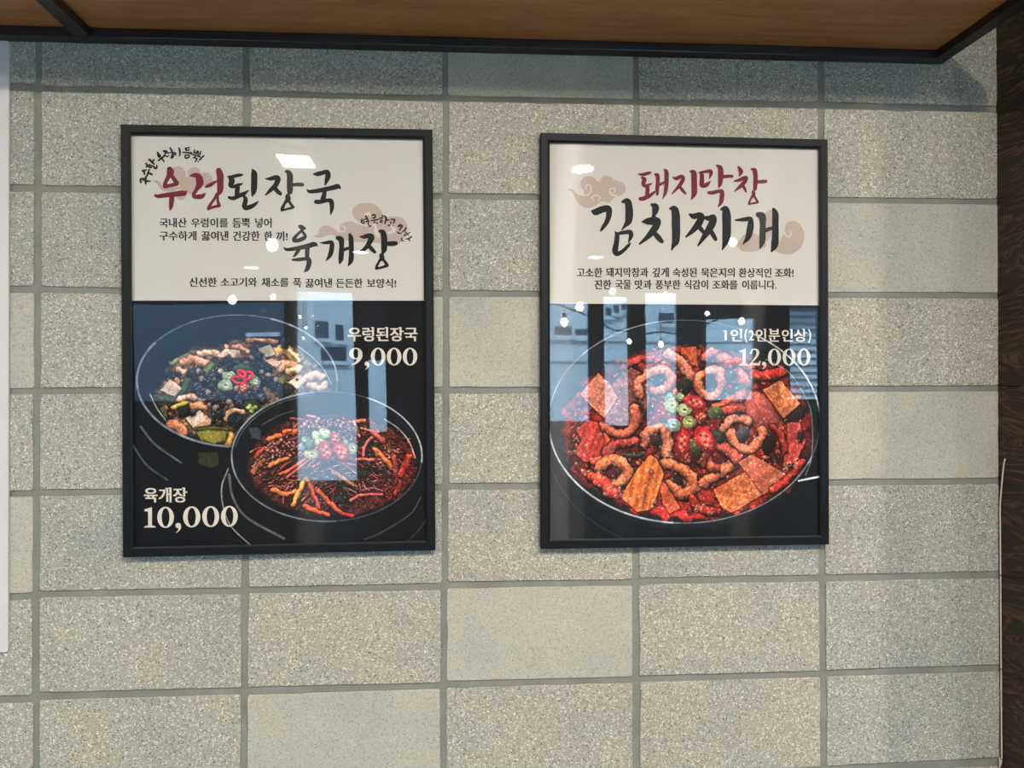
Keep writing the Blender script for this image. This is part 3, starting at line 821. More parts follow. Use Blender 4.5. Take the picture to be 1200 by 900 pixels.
tb([(703, 547), (717, 540), (732, 544), (736, 556), (724, 567)], 11, (212, 110, 66)); A.ell(717, 556, 6, 5, 0, (92, 30, 26), drop=.3)
tb([(696, 560), (706, 566), (716, 577)], 14, (208, 62, 40), .3, light=(240, 150, 110)); A.ell(722, 578, 8, 6, 0, (190, 56, 44))
tb([(755, 521), (758, 508), (768, 503), (776, 501)], 10, (206, 108, 76)); A.ell(768, 515, 6, 8, 0, (64, 44, 34), drop=.2)
tb([(780, 505), (783, 517), (781, 533)], 11, (210, 118, 84))
tb([(780, 543), (796, 548), (811, 561), (810, 575), (797, 579), (787, 566)], 12, (206, 104, 62), .4, dark=(120, 34, 22)); A.ell(793, 562, 8, 5, 35, (46, 34, 26), drop=.2)
tb([(847, 503), (856, 493), (868, 491), (876, 495)], 10, (204, 118, 96)); tb([(856, 509), (864, 524), (879, 527), (891, 515), (893, 506)], 10, (206, 108, 78))
A.ell(871, 508, 8, 8, 0, (72, 66, 68), drop=.1)
tb([(826, 566), (838, 557), (851, 549), (862, 541)], 13, (208, 106, 66), .6); tb([(828, 528), (829, 543), (839, 549)], 10, (196, 84, 60)); tb([(846, 524), (858, 532), (864, 538)], 12, (182, 70, 56), .3)
A.poly([(773, 563), (780, 567), (797, 595), (785, 602), (777, 590)], (206, 84, 44), edge=.25)
A.poly([(761.7, 533), (770, 538), (778, 555), (770, 580), (762, 597), (747, 600), (728, 583), (736, 567), (748, 549)], (222, 104, 46), .12, stripe=(12, 9, .16), edge=.2, light=(250, 190, 120))
A.ell(763, 553, 3, 2.5, 0, (170, 50, 30), drop=.2)
A.poly([(865, 542), (881, 532.5), (920, 555), (917, 567), (893, 580), (873, 552)], (214, 104, 72), .10, stripe=(60, 13, .10), edge=.15, light=(236, 170, 140), grad=(-.2, 0))
A.poly([(836, 574), (873, 553), (892.5, 580), (858, 601), (847, 596)], (218, 104, 48), .18, dark=(160, 42, 22), light=(246, 170, 100), edge=.25)
A.ell(827, 585, 12, 10, -40, (170, 38, 28), light=(230, 120, 90)); tb([(812, 585), (822, 597), (840, 600)], 9, (160, 34, 24), .5)
tb([(905, 575), (925, 560), (940, 540)], 7, (178, 44, 32), .5); tb([(820, 541), (828, 533), (824, 545)], 6, (120, 50, 34))
# green onion, chilli
A.onion(785, 466, 6, 6, (150, 168, 130)); A.onion(797, 465, 5.5, 5, (140, 160, 120)); A.onion(787.5, 475, 8.5, 8); A.onion(802, 480, 8.5, 8, (178, 186, 132)); A.onion(789, 498, 8.5, 8, (170, 186, 172))
A.onion(808, 494, 8, 7, (150, 156, 92)); A.ell(838, 484, 9, 8, 10, (84, 96, 58), light=(150, 160, 100)); A.ell(815, 525, 7, 12, -8, (74, 78, 46), light=(180, 172, 120)); A.ell(842, 512, 9, 7, 30, (64, 68, 56))
A.chili(814.5, 471.5, 13, 7.5, 18); A.chili(821, 488.5, 7, 6.5, 20); A.chili(800.5, 518, 8, 15, 3); A.chili(827, 514.5, 10.5, 17, -33)
# bubbles and glints
def bub(x, y):
    r = rs.uniform(1.2, 3); A.arc(x, y, r, r * .85, 0, 360, .7, (230, 150, 120), .75, 11)
    A.ell(x - r * .3, y - r * .3, .8, .6, 0, (255, 220, 200), 0, drop=0, soft=1)
for _ in range(60):
    a = rs.uniform(15, 172); k = rs.uniform(.82, .97); bub(806 + 147 * k * math.cos(math.radians(a)), 507 + 103 * k * math.sin(math.radians(a)))
def glint(x, y): A.ell(x, y, rs.uniform(.5, 1.2), rs.uniform(.4, .8), rs.uniform(0, 180), (250, 208, 180), 0, drop=0, soft=1, al=.8)
scatter(330, glint, 806, 507, 138, 95)
# rim
A.arc(802, 494, 159, 119, 0, 360, 1.1, (96, 100, 102), .9); A.arc(802, 494, 159, 119, 95, 186, 2.0, (196, 198, 196), .95)
A.arc(802, 494, 159, 119, 300, 358, 1.8, (190, 194, 196), .9); A.arc(802, 494, 159, 119, 20, 95, 1.2, (150, 152, 150), .8); A.arc(802, 494, 159, 119, 190, 262, 1.2, (150, 154, 158), .8)
A.line([(897, 421), (925, 437), (947, 472), (952, 500), (951, 535), (944, 557)], 1.0, (176, 160, 158), .7)
A.line([(936, 563.5), (948, 561), (961, 558.5)], 2.2, (225, 232, 236), .9)
A.done('food_photo', PRINT_GAIN, .93)

# ---- left poster
P1 = Poster('framed_poster', [(140.7, 144.7), (506.7, 152.5), (510, 644), (144.4, 654)],
            'framed poster with two stew bowls priced 9,000 and 10,000', 'framed menu posters on the block wall')
P1.frame()
A = Paint(P1, 152, 352.3, 499, 354.3, .00088, (9, 12, 17)); rs = A.rs = np.random.RandomState(11)
# pot bodies and base rings
for pts, wd, c in (([(165, 500), (182, 521), (212, 542)], 2.6, (84, 92, 102)), ([(154, 519), (172, 545), (196, 562.5)], 2.2, (78, 84, 92)),
                   ([(267.5, 549), (260, 570), (261.5, 593), (271, 617), (296, 641)], 1.6, (150, 150, 152)),
                   ([(268.5, 556), (273, 583), (290, 607), (333, 631)], 3.0, (96, 96, 98)),
                   ([(493, 583), (480, 603), (445, 625), (427, 632)], 1.6, (74, 76, 80)), ([(500, 608), (490, 622), (477, 635)], 1.2, (66, 68, 72))):
    A.line(pts, wd, c, .85)
A.poly([(232, 530), (255, 530), (257, 545), (246, 548), (233, 543)], (52, 52, 28), drop=0, al=.8)
m = A.emask(278, 446, 118, 77, .03)[..., None]; A.C = A.C * (1 - m) + (np.array((17, 24, 32.0)) + 8 * fbm(A.X, A.Y, 24, 3)[..., None]) * m
K = lambda x, y: (150 + x / 4.615, 350 + y / 4.615)
# broth of the left bowl
rr = np.hypot((A.X - 286) / 104, (A.Y - 460) / 62) + (fbm(A.X, A.Y, 14, 5) - .5) * .22
m = np.clip((1 - rr) / .07, 0, 1)[..., None]
f1 = fbm(A.X, A.Y, 8, 2, 4)[..., None]; f2 = vn(A.X, A.Y, 1.8, 9)[..., None]
br = np.array((150, 100, 68.0)) * (.25 + 1.15 * f1); br = np.where(f2 > .8, br + 40, br); br = np.where(f2 < .2, br * .45, br)
A.C = A.C * (1 - m) + br * m
def bitl(x, y):
    c = [(196, 128, 84), (150, 92, 58), (44, 46, 44), (30, 34, 36), (206, 152, 112), (96, 84, 44), (176, 108, 66)][rs.randint(7)]
    A.ell(x, y, rs.uniform(2, 6), rs.uniform(1.4, 4), rs.uniform(0, 180), c, .5, sp=.18, drop=.5)
scatter(330, bitl, 286, 460, 98, 56)
def kp(l): return [K(*p) for p in l]
def cube(top, dx, dy, c):
    a, b, c2, d = top
    A.poly([a, d, (d[0] + dx, d[1] + dy), (a[0] + dx, a[1] + dy)] if False else [d, c2, (c2[0], c2[1] + dy), (d[0], d[1] + dy)], tuple(k * .72 for k in c), drop=.5)
    A.poly(top, c, .06, edge=.08, drop=0)
A.tube(kp([(150, 540), (200, 540), (260, 555)]), 8, (52, 60, 40)); A.tube(kp([(330, 425), (315, 470), (290, 515)]), 8, (66, 92, 58), .5)
A.tube(kp([(190, 600), (200, 640)]), 7, (70, 74, 50)); A.tube(kp([(240, 350), (290, 320), (330, 310)]), 7, (110, 112, 62))
for l, wd, c in (([(300, 345), (350, 330), (420, 350)], 11, (208, 130, 90)), ([(390, 300), (440, 290), (480, 295)], 8, (206, 148, 112)), ([(270, 385), (320, 400)], 8, (196, 140, 110)),
                 ([(570, 262), (610, 262), (650, 290)], 6, (206, 142, 104)), ([(800, 290), (850, 275), (900, 320)], 12, (206, 142, 72)), ([(850, 260), (925, 335)], 5, (226, 180, 130)),
                 ([(820, 375), (860, 350), (900, 370)], 11, (214, 146, 108)), ([(870, 395), (925, 380)], 9, (222, 166, 124)), ([(970, 430), (1010, 410), (1050, 420)], 10, (206, 148, 116)),
                 ([(980, 470), (1040, 480), (1070, 460)], 8, (190, 140, 110)), ([(280, 545), (340, 530), (405, 545)], 7, (196, 140, 106)), ([(340, 585), (380, 575), (420, 585)], 8, (196, 124, 78)),
                 ([(230, 680), (270, 690), (300, 720)], 12, (190, 104, 66)), ([(560, 740), (545, 790)], 7, (190, 130, 50)), ([(650, 225), (740, 225), (800, 235)], 6, (150, 92, 70))):
    A.tube(kp(l), wd, c, .45, .4, .2, .0, light=(226, 176, 136))
A.poly(kp([(705, 265), (770, 250), (797, 298), (750, 318), (712, 300)]), (188, 178, 150), .05, edge=.1)
cube(kp([(480, 308), (530, 270), (606, 282), (560, 332)]), 0, 4, (230, 190, 164)); A.poly(kp([(560, 332), (606, 282), (612, 320), (575, 336)]), (200, 140, 112), drop=0)
cube(kp([(175, 495), (230, 435), (288, 482), (250, 530)]), 0, 2, (216, 182, 156))
cube(kp([(740, 335), (775, 322), (828, 345), (800, 372)]), 0, 2, (226, 178, 146))
cube(kp([(865, 452), (918, 410), (965, 440), (912, 488)]), 0, 2, (236, 206, 180)); A.ell(*K(915, 438), 1.8, 1.6, 0, (50, 40, 36), drop=0)
cube(kp([(312, 645), (388, 602), (425, 650), (350, 698)]), 0, 1, (238, 206, 176)); A.poly(kp([(388, 602), (450, 655), (445, 680), (350, 698), (425, 650)]), (206, 150, 112), drop=0)
A.poly(kp([(402, 385), (455, 330), (492, 345), (425, 408)]), (122, 138, 70), edge=-.35); A.tube(kp([(460, 332), (490, 345), (450, 390)]), 3, (48, 60, 40))
A.poly(kp([(262, 590), (325, 562), (335, 610), (285, 632)]), (36, 42, 32)); A.tube(kp([(245, 590), (275, 575), (318, 562)]), 5, (176, 150, 56))
A.poly(kp([(368, 720), (400, 702), (540, 708), (525, 770), (470, 782), (395, 768)]), (150, 138, 46), .14, edge=-.3, light=(190, 170, 80)); A.tube(kp([(380, 708), (460, 700), (540, 706)]), 3, (70, 74, 30))
A.poly(kp([(780, 430), (852, 405), (882, 430), (832, 462)]), (128, 126, 58), edge=-.3)
# river snails
for (x, y, r) in ((540, 350, 42), (480, 400, 34), (590, 350, 30), (450, 470, 36), (380, 480, 38), (400, 512, 36), (530, 535, 46), (590, 400, 34), (640, 340, 30), (700, 310, 34), (700, 360, 36), (750, 380, 34),
                  (700, 500, 38), (750, 440, 36), (820, 500, 40), (600, 560, 40), (480, 620, 44), (660, 560, 30), (720, 540, 34), (870, 490, 34), (420, 440, 30), (620, 440, 30), (560, 445, 36), (235, 410, 26),
                  (345, 405, 30), (460, 545, 34), (640, 520, 30), (780, 470, 30), (560, 500, 34), (500, 450, 30), (850, 240, 30), (700, 250, 24), (350, 620, 20)):
    A.ell(*K(x, y), r / 4.6, r / 5.4, rs.uniform(0, 180), (34, 38, 44), .5, sp=.35, drop=.6, light=(130, 134, 138))
for (x, y) in ((670, 320), (640, 352), (400, 432), (432, 505), (590, 482), (692, 482), (600, 425), (505, 395), (725, 395), (760, 410), (470, 590), (560, 580), (650, 590), (440, 575), (800, 440), (545, 560), (380, 395), (700, 470)):
    A.ell(*K(x, y), rs.uniform(3, 4.6), rs.uniform(2.4, 3.6), rs.uniform(0, 180), (160, 134, 120), .5, drop=.4)
def lg(x, y): A.ell(x, y, rs.uniform(.4, .9), rs.uniform(.4, .7), 0, (200, 196, 190), 0, drop=0, soft=1, al=.7)
scatter(190, lg, 283, 462, 70, 38)
A.tube(kp([(530, 650), (545, 615), (580, 600), (618, 614)]), 6.5, (196, 138, 104), .4); A.ell(*K(582, 660), 10, 9, 0, (26, 30, 34), .5, light=(100, 104, 108))
A.ell(*K(635, 380), 14, 6, 10, (70, 92, 60)); A.onion(*K(690, 450), 6, 5, (120, 138, 116)); A.onion(*K(545, 418), 7.6, 5.6, (178, 192, 156)); A.onion(*K(528, 468), 8.5, 6.6, (164, 184, 146)); A.onion(*K(668, 420), 4, 3, (176, 180, 150), False)
A.ell(*K(670, 585), 10, 8, 0, (50, 62, 40))
for (x, y) in ((660, 580), (675, 595), (690, 585), (668, 608), (650, 590)): A.ell(*K(x, y), 2.6, 2.2, 20, (196, 200, 104), .3, drop=.2)
def chring(x, y, rx, ry, rot):
    pts = [(x + rx * math.cos(t) * math.cos(rot) - ry * math.sin(t) * math.sin(rot), y + rx * math.cos(t) * math.sin(rot) + ry * math.sin(t) * math.cos(rot)) for t in np.linspace(0, 6.283, 14)]
    A.tube(pts, 3.4, (206, 40, 46), .35, .4, .04, smooth=False)
chring(*K(640, 415), 7, 4.6, -.2); chring(*K(600, 440), 8, 3.4, .15); A.chili(*K(625, 482), 5.4, 5.8, 0); chring(*K(615, 405), 5, 3, .6)
A.tube(kp([(120, 520), (160, 600), (205, 660)]), 1.4, (150, 150, 140), .2, 0)
# rim of the left bowl
A.arc(278, 446, 117.5, 77, 0, 360, 1.4, (104, 112, 122), .9); A.arc(278, 446, 117.5, 77.5, 95, 215, 2.6, (132, 140, 148), .9); A.arc(278, 446, 117, 77, 290, 360, 2.0, (150, 158, 166), .85)
A.line([K(920, 258), K(1000, 320), K(1060, 385), K(1100, 462)], 1.2, (176, 176, 170), .8)
# right bowl
m = A.emask(383, 535, 112.5, 77, .015)[..., None]; A.C = A.C * (1 - m) + (np.array((12, 14, 19.0)) + 7 * fbm(A.X, A.Y, 20, 9)[..., None]) * m
L_ = lambda x, y: (260 + x / 8.57, 455 + y / 8.57); M_ = lambda x, y: (370 + x / 8.57, 455 + y / 8.57); N_ = lambda x, y: (320 + x / 6, 520 + y / 6)
rr = np.hypot((A.X - 389) / 99, (A.Y - 545) / 61) + (fbm(A.X, A.Y, 12, 6) - .5) * .10
m = np.clip((1 - rr) / .05, 0, 1)[..., None]
f1 = fbm(A.X, A.Y, 6, 3, 4)[..., None]; f2 = vn(A.X, A.Y, 1.7, 5)[..., None]; ed = np.clip((A.X - 430) / 50, 0, 1)[..., None]
br = (np.array((84, 34, 26.0)) * (1 - ed) + np.array((124, 30, 22.0)) * ed) * (.25 + 1.3 * f1)
br = np.where(f2 > .82, br + np.array((60, 34, 24.0)), br); br = np.where(f2 < .2, br * .4, br)
A.C = A.C * (1 - m) + br * m
A.poly([L_(265, 395), L_(370, 388), L_(400, 430), L_(385, 520), L_(300, 500)], (52, 60, 70), drop=0, al=.5)
def strand(x, y):
    an = rs.normal(-32 if x < 400 else 20, 22); ln = rs.uniform(8, 24); c = [(176, 92, 78), (150, 62, 50), (196, 108, 90), (104, 48, 40), (60, 44, 34), (44, 46, 38)][rs.randint(6)]
    ca, sa = math.cos(math.radians(an)), math.sin(math.radians(an)); b = rs.uniform(-3, 3)
    A.tube([(x - ca * ln / 2, y - sa * ln / 2), (x + sa * b, y - ca * b), (x + ca * ln / 2, y + sa * ln / 2)], rs.uniform(1.2, 2.6), c, .45, .5, .2, .4)
scatter(430, strand, 382, 541, 82, 48)
for (x, y) in ((345, 543), (385, 560), (352, 575), (400, 585), (425, 555), (330, 520), (375, 505), (412, 500), (430, 520), (395, 600), (460, 545), (458, 520)):
    A.ell(x, y, rs.uniform(5, 10), rs.uniform(3, 5), rs.uniform(-50, 20), (38, 40, 36), .4, sp=.3, light=(104, 100, 84))
ca_ = (222, 100, 44)
for f, l, wd, c in ((L_, [(470, 512), (600, 470), (750, 432)], 5, (228, 96, 42)), (L_, [(620, 440), (690, 425)], 4, (214, 84, 40)), (L_, [(330, 700), (380, 640), (430, 600)], 4, (200, 62, 36)),
                    (L_, [(440, 680), (500, 600), (570, 545)], 4.5, (206, 104, 66)), (L_, [(310, 845), (360, 790), (420, 715)], 5, (146, 84, 46)), (L_, [(480, 785), (560, 735), (665, 700)], 4.8, (226, 116, 52)),
                    (L_, [(590, 865), (700, 810), (850, 700)], 3.4, (204, 84, 62)), (L_, [(650, 900), (760, 810), (880, 725)], 3, (190, 80, 64)), (L_, [(700, 620), (800, 560)], 3, (206, 120, 110)),
                    (N_, [(0, 325), (90, 355), (172, 330)], 5.5, (222, 104, 48)), (N_, [(140, 432), (190, 330), (230, 250)], 5.5, (216, 134, 54)), (N_, [(240, 260), (275, 300)], 4, (216, 110, 60)),
                    (N_, [(255, 290), (300, 390), (320, 450)], 5, (190, 66, 48)), (N_, [(320, 330), (400, 420), (482, 492)], 5.5, (206, 76, 46)), (N_, [(220, 440), (300, 472), (385, 496)], 5, (214, 70, 38)),
                    (N_, [(420, 200), (500, 250), (582, 302)], 5, (150, 88, 54)), (N_, [(545, 398), (620, 360), (762, 355)], 3.2, (206, 86, 70)), (N_, [(490, 490), (560, 505)], 4, (190, 40, 26)),
                    (M_, [(600, 620), (690, 710), (765, 795)], 5.5, (206, 96, 50)), (M_, [(790, 690), (800, 800), (812, 910)], 5, (176, 74, 44)), (M_, [(935, 690), (890, 790), (850, 860)], 8, (214, 54, 30)),
                    (M_, [(335, 342), (410, 330), (490, 325)], 4, (222, 104, 62)), (M_, [(475, 680), (500, 570), (560, 500)], 3.4, (200, 96, 84)), (M_, [(410, 712), (590, 716)], 3.4, (206, 96, 70)),
                    (M_, [(850, 940), (830, 1000), (800, 1060)], 5, (196, 60, 32)), (M_, [(750, 540), (735, 600), (740, 640)], 5, (120, 96, 44)), (M_, [(560, 440), (620, 480), (670, 530)], 5, (190, 66, 54)),
                    (M_, [(300, 350), (380, 420), (440, 480)], 3, (224, 130, 110)), (M_, [(380, 340), (430, 430)], 3, (214, 120, 100)), (M_, [(180, 340), (300, 345)], 3, (214, 120, 96)),
                    (L_, [(800, 385), (900, 375)], 3.4, (196, 92, 80)), (L_, [(690, 305), (820, 310)], 3, (150, 50, 60)), (L_, [(860, 270), (960, 300)], 3, (190, 80, 84))):
    A.tube([f(*p) for p in l], wd * 1.1, c, .6, .6, .14, .0)
def meat(x, y): A.ell(x, y, rs.uniform(1.2, 2.8), rs.uniform(1, 2.2), rs.uniform(0, 180), [(224, 124, 104), (206, 96, 80), (236, 150, 128)][rs.randint(3)], .5, drop=.4)
scatter(60, meat, 380, 497, 24, 6); scatter(45, meat, 408, 509, 12, 9); scatter(40, meat, 330, 527, 20, 12)
A.onion(*L_(840, 515), 4.6, 4, (150, 156, 96)); A.onion(*L_(950, 470), 5.6, 5, (196, 204, 132)); A.onion(*L_(985, 535), 6.4, 6, (178, 190, 112)); A.onion(*L_(1038, 452), 7, 6, (200, 204, 140)); A.onion(*L_(906, 660), 8.6, 6.2, (208, 192, 118))
A.onion(*M_(372, 605), 6.5, 7, (140, 134, 92)); A.onion(*M_(300, 540), 4, 4, (120, 136, 92), False); A.ell(*L_(800, 600), 5, 4, 0, (104, 130, 120)); A.ell(*L_(880, 560), 4, 8, -10, (84, 112, 88))
A.chili(*M_(205, 520), 6.4, 9.6, -25); A.chili(*L_(1042, 632), 8.8, 11.4, -8); A.chili(*M_(258, 640), 8.4, 12.4, -32)
def redbit(x, y): A.ell(x, y, rs.uniform(.8, 2), rs.uniform(.7, 1.5), 0, (186, 52, 36), .3, drop=.2, al=.7)
scatter(120, redbit, 464, 545, 24, 42)
scatter(150, lambda x, y: A.ell(x, y, rs.uniform(.4, 1.0), rs.uniform(.4, .7), 0, (240, 196, 176), 0, drop=0, soft=1, al=.7), 386, 543, 88, 52)
A.arc(383, 535, 111.5, 76, 0, 360, 1.3, (84, 86, 90), .9); A.arc(383, 535, 111.5, 76, 150, 262, 1.8, (150, 154, 158), .9); A.arc(383, 535, 111.5, 76, 85, 160, 1.8, (120, 122, 124), .9); A.arc(383, 535, 111.5, 76, 295, 365, 1.7, (176, 180, 184), .9)
A.arc(384, 536.5, 109.5, 74.5, 190, 262, .8, (110, 116, 122), .8)
A.line([L_(400, 370), L_(560, 280), L_(720, 225)], .9, (120, 120, 124), .8); A.line([M_(690, 310), M_(830, 405), M_(940, 540), M_(1000, 700)], 1.3, (206, 190, 176), .9)
A.done('food_photo', PRINT_GAIN)

# ------------------------------------------------------------------ lettering on the posters
RED = 'crimson brush lettering'; BLK = 'charcoal brush lettering'; TXT = 'small dark serif text'
O1, S1 = (175, 180), 10; OB = (285, 180); OC, SC12 = (325, 250), 12; OD = (395, 245)
P1.shape('cloud_motif', [[(30, 320), (90, 312), (135, 345), (170, 385), (260, 400), (430, 380), (490, 430), (520, 468), (480, 478), (430, 440), (350, 415), (270, 440), (170, 440), (120, 400), (80, 345)]],
         O1, S1, 'cloud', .0002, [(335, 245, 92, 98), (525, 235, 80, 75), (665, 300, 92, 82), (372, 485, 62, 62), (520, 340, 120, 90), (430, 340, 90, 70)])
P1.brush([[(440, 160, 12), (445, 230, 14), (460, 270, 10)], [(690, 230, 8), (740, 270, 12), (750, 330, 8)]], O1, S1, 'paper', 'cream swirl line')
P1.shape('cloud_motif', [[(280, 822), (318, 803), (330, 762), (380, 745), (440, 775), (472, 795), (468, 750), (500, 722), (560, 718), (605, 745), (575, 700), (557, 650), (580, 605), (650, 585), (720, 600), (765, 650), (775, 690),
          (850, 680), (920, 700), (946, 760), (925, 830), (880, 880), (830, 895), (760, 870), (600, 862), (520, 850), (430, 815), (380, 815), (330, 832)]], (320, 140), 6, 'cloud', .0002)
P1.brush([[(455, 790, 7), (500, 785, 8), (507, 757, 7), (480, 750, 6)], [(645, 675, 14), (670, 660, 20), (690, 680, 14)], [(570, 700, 8), (640, 745, 10), (720, 740, 16)], [(720, 750, 12), (725, 790, 26), (740, 820, 18)], [(830, 745, 10), (850, 780, 22), (810, 800, 12)]],
         (320, 140), 6, 'paper', 'cream swirl line')
P1.brush([[(240, 185, 60), (247, 220, 75), (225, 270, 45), (190, 340, 40), (185, 385, 45)], [(185, 385, 40), (260, 372, 38), (320, 355, 45)], [(255, 240, 35), (290, 300, 40), (325, 345, 45)],
          [(70, 490, 25), (110, 500, 40), (250, 480, 50), (400, 465, 55), (430, 450, 30)], [(265, 490, 50), (262, 560, 50), (255, 620, 40), (245, 665, 12)],
          [(475, 265, 10), (520, 255, 40), (570, 265, 60), (590, 310, 75), (590, 360, 70), (555, 420, 40), (525, 470, 38), (520, 505, 30), (560, 508, 45), (620, 500, 45), (655, 465, 12)],
          [(665, 390, 25), (720, 365, 40), (785, 325, 20)], [(815, 200, 60), (830, 260, 68), (832, 350, 65), (830, 430, 60), (812, 470, 40)],
          [(795, 480, 40), (770, 520, 28), (715, 600, 30), (695, 645, 38)], [(695, 645, 30), (760, 625, 28), (820, 610, 35)], [(800, 495, 25), (805, 560, 28), (820, 605, 30)]], O1, S1, 'red_ink', RED)
P1.brush([[(920, 268, 15), (960, 272, 30), (1040, 255, 35), (1085, 250, 25)], [(950, 280, 45), (968, 320, 60), (955, 370, 50), (985, 388, 35), (1040, 370, 35), (1090, 352, 15)], [(1035, 385, 45), (1030, 440, 50), (1025, 490, 40)],
          [(935, 515, 30), (985, 525, 40), (1050, 495, 45), (1110, 470, 40), (1165, 430, 10)], [(1110, 500, 30), (1130, 540, 45), (1115, 610, 50), (1135, 638, 50), (1200, 618, 45), (1245, 590, 30), (1280, 558, 8)],
          [(1210, 190, 20), (1228, 230, 60), (1230, 320, 62), (1225, 430, 58), (1205, 498, 15)]], O1, S1, 'ink', BLK)
P1.brush([[(262, 295, 12), (320, 295, 40), (385, 280, 50), (408, 300, 55), (380, 370, 50), (320, 430, 40), (260, 488, 12)], [(365, 390, 40), (400, 440, 45), (435, 470, 40)],
          [(490, 210, 15), (525, 215, 45), (548, 260, 62), (548, 350, 62), (548, 440, 58), (535, 475, 30)], [(570, 368, 35), (640, 362, 38), (695, 365, 40)],
          [(520, 500, 50), (525, 535, 55), (490, 580, 30), (460, 640, 35), (455, 665, 30)], [(455, 665, 22), (520, 650, 22), (585, 632, 28)], [(530, 545, 30), (560, 595, 30), (588, 628, 30)],
          [(825, 240, 15), (870, 240, 45), (930, 225, 45), (985, 215, 45), (995, 260, 55), (980, 310, 45), (960, 368, 15)],
          [(745, 420, 10), (780, 445, 35), (900, 432, 45), (1050, 400, 50), (1110, 385, 50), (1138, 410, 15)], [(955, 450, 40), (945, 500, 50), (930, 530, 45)],
          [(855, 565, 45), (900, 565, 45), (990, 548, 40), (1030, 560, 50), (1040, 620, 45), (1035, 670, 32), (1025, 718, 8)]], OB, S1, 'ink', BLK)
P1.brush([[(315, 185, 40), (345, 200, 60), (345, 240, 40), (290, 290, 35), (240, 350, 45), (238, 385, 45), (300, 380, 50), (370, 350, 50), (395, 320, 35), (370, 280, 35), (350, 245, 25)], [(330, 180, 35), (385, 212, 35)],
          [(90, 480, 12), (140, 510, 40), (280, 492, 50), (430, 460, 60), (520, 435, 60), (562, 455, 20)], [(300, 520, 45), (265, 570, 40), (230, 610, 20)], [(425, 480, 55), (420, 560, 55), (420, 620, 50)],
          [(215, 655, 25), (300, 650, 45), (400, 640, 45), (445, 655, 60), (440, 730, 60), (415, 790, 50), (375, 825, 10)], [(605, 415, 12), (680, 415, 38), (755, 405, 45), (770, 440, 55), (760, 530, 60), (735, 600, 50), (685, 668, 10)],
          [(850, 345, 55), (895, 370, 75), (905, 450, 60), (900, 560, 65), (893, 650, 60), (875, 705, 20)], [(910, 525, 40), (970, 500, 40), (1020, 485, 35)],
          [(1020, 300, 40), (1035, 350, 60), (1040, 450, 62), (1042, 560, 60), (1035, 660, 62), (1000, 738, 15)]], OC, SC12, 'ink', BLK)
P1.brush([[(315, 388, 10), (380, 390, 50), (450, 375, 60), (482, 400, 75), (450, 480, 60), (400, 550, 50), (335, 600, 35)], [(450, 520, 50), (490, 565, 50), (530, 605, 40)],
          [(595, 310, 30), (640, 325, 65), (660, 390, 75), (662, 490, 75), (660, 570, 70), (645, 615, 40)], [(690, 490, 50), (760, 485, 60), (825, 482, 55)],
          [(625, 650, 60), (630, 690, 60), (590, 740, 30), (560, 800, 35), (550, 840, 30)], [(555, 838, 28), (630, 820, 30), (705, 795, 40)], [(640, 700, 35), (680, 750, 38), (708, 790, 35)]], OD, SC12, 'ink', BLK)
P1.brush([[(70, 625, 22), (66, 572, 22), (120, 570, 22), (105, 600, 12)], [(150, 535, 20), (145, 600, 26), (150, 655, 14)], [(150, 600, 22), (215, 608, 18)],
          [(100, 440, 25), (155, 425, 18)], [(120, 440, 22), (130, 495, 18)], [(205, 415, 15), (185, 480, 22), (165, 530, 18)], [(190, 470, 20), (250, 500, 22)],
          [(155, 325, 25), (175, 350, 20)], [(160, 375, 22), (215, 340, 18)], [(190, 365, 20), (230, 388, 20), (238, 355, 15), (205, 350, 12)], [(205, 260, 25), (260, 310, 25), (285, 335, 15)], [(250, 295, 18), (280, 265, 20)], [(265, 360, 20), (300, 400, 25), (325, 385, 22), (325, 350, 12)],
          [(340, 145, 20), (355, 215, 22), (385, 205, 18), (350, 160, 18)], [(355, 275, 20), (440, 205, 22)], [(405, 240, 20), (440, 290, 18)],
          [(435, 125, 25), (485, 135, 25), (460, 165, 18), (450, 190, 15), (490, 210, 18), (515, 195, 12)], [(500, 160, 15), (545, 145, 15)], [(540, 75, 20), (570, 130, 22), (575, 170, 18)], [(575, 180, 18), (555, 235, 18), (590, 215, 18), (580, 180, 12)],
          [(600, 150, 16), (605, 185, 14), (630, 180, 16), (620, 150, 14), (600, 150, 12)], [(680, 80, 20), (695, 130, 22), (688, 205, 14)],
          [(780, 80, 16), (850, 68, 16)], [(790, 85, 18), (795, 112, 18), (850, 105, 15)], [(745, 145, 18), (880, 155, 20)], [(780, 190, 16), (785, 235, 18), (835, 225, 18), (840, 190, 16), (785, 190, 14)],
          [(930, 110, 16), (920, 150, 14), (965, 165, 14), (975, 120, 14)], [(925, 135, 12), (970, 142, 12)], [(990, 128, 14), (982, 170, 14), (1010, 185, 14), (1028, 130, 14)], [(985, 155, 10), (1020, 158, 10)], [(870, 170, 14), (1015, 215, 18)], [(945, 195, 16), (932, 220, 16)], [(905, 230, 14), (965, 245, 18), (940, 295, 14)],
          [(1075, 200, 18), (1010, 265, 20)], [(990, 292, 16), (984, 294, 14)]], (160, 168), 13.64, 'ink', 'small curved brush lettering', 1.25)
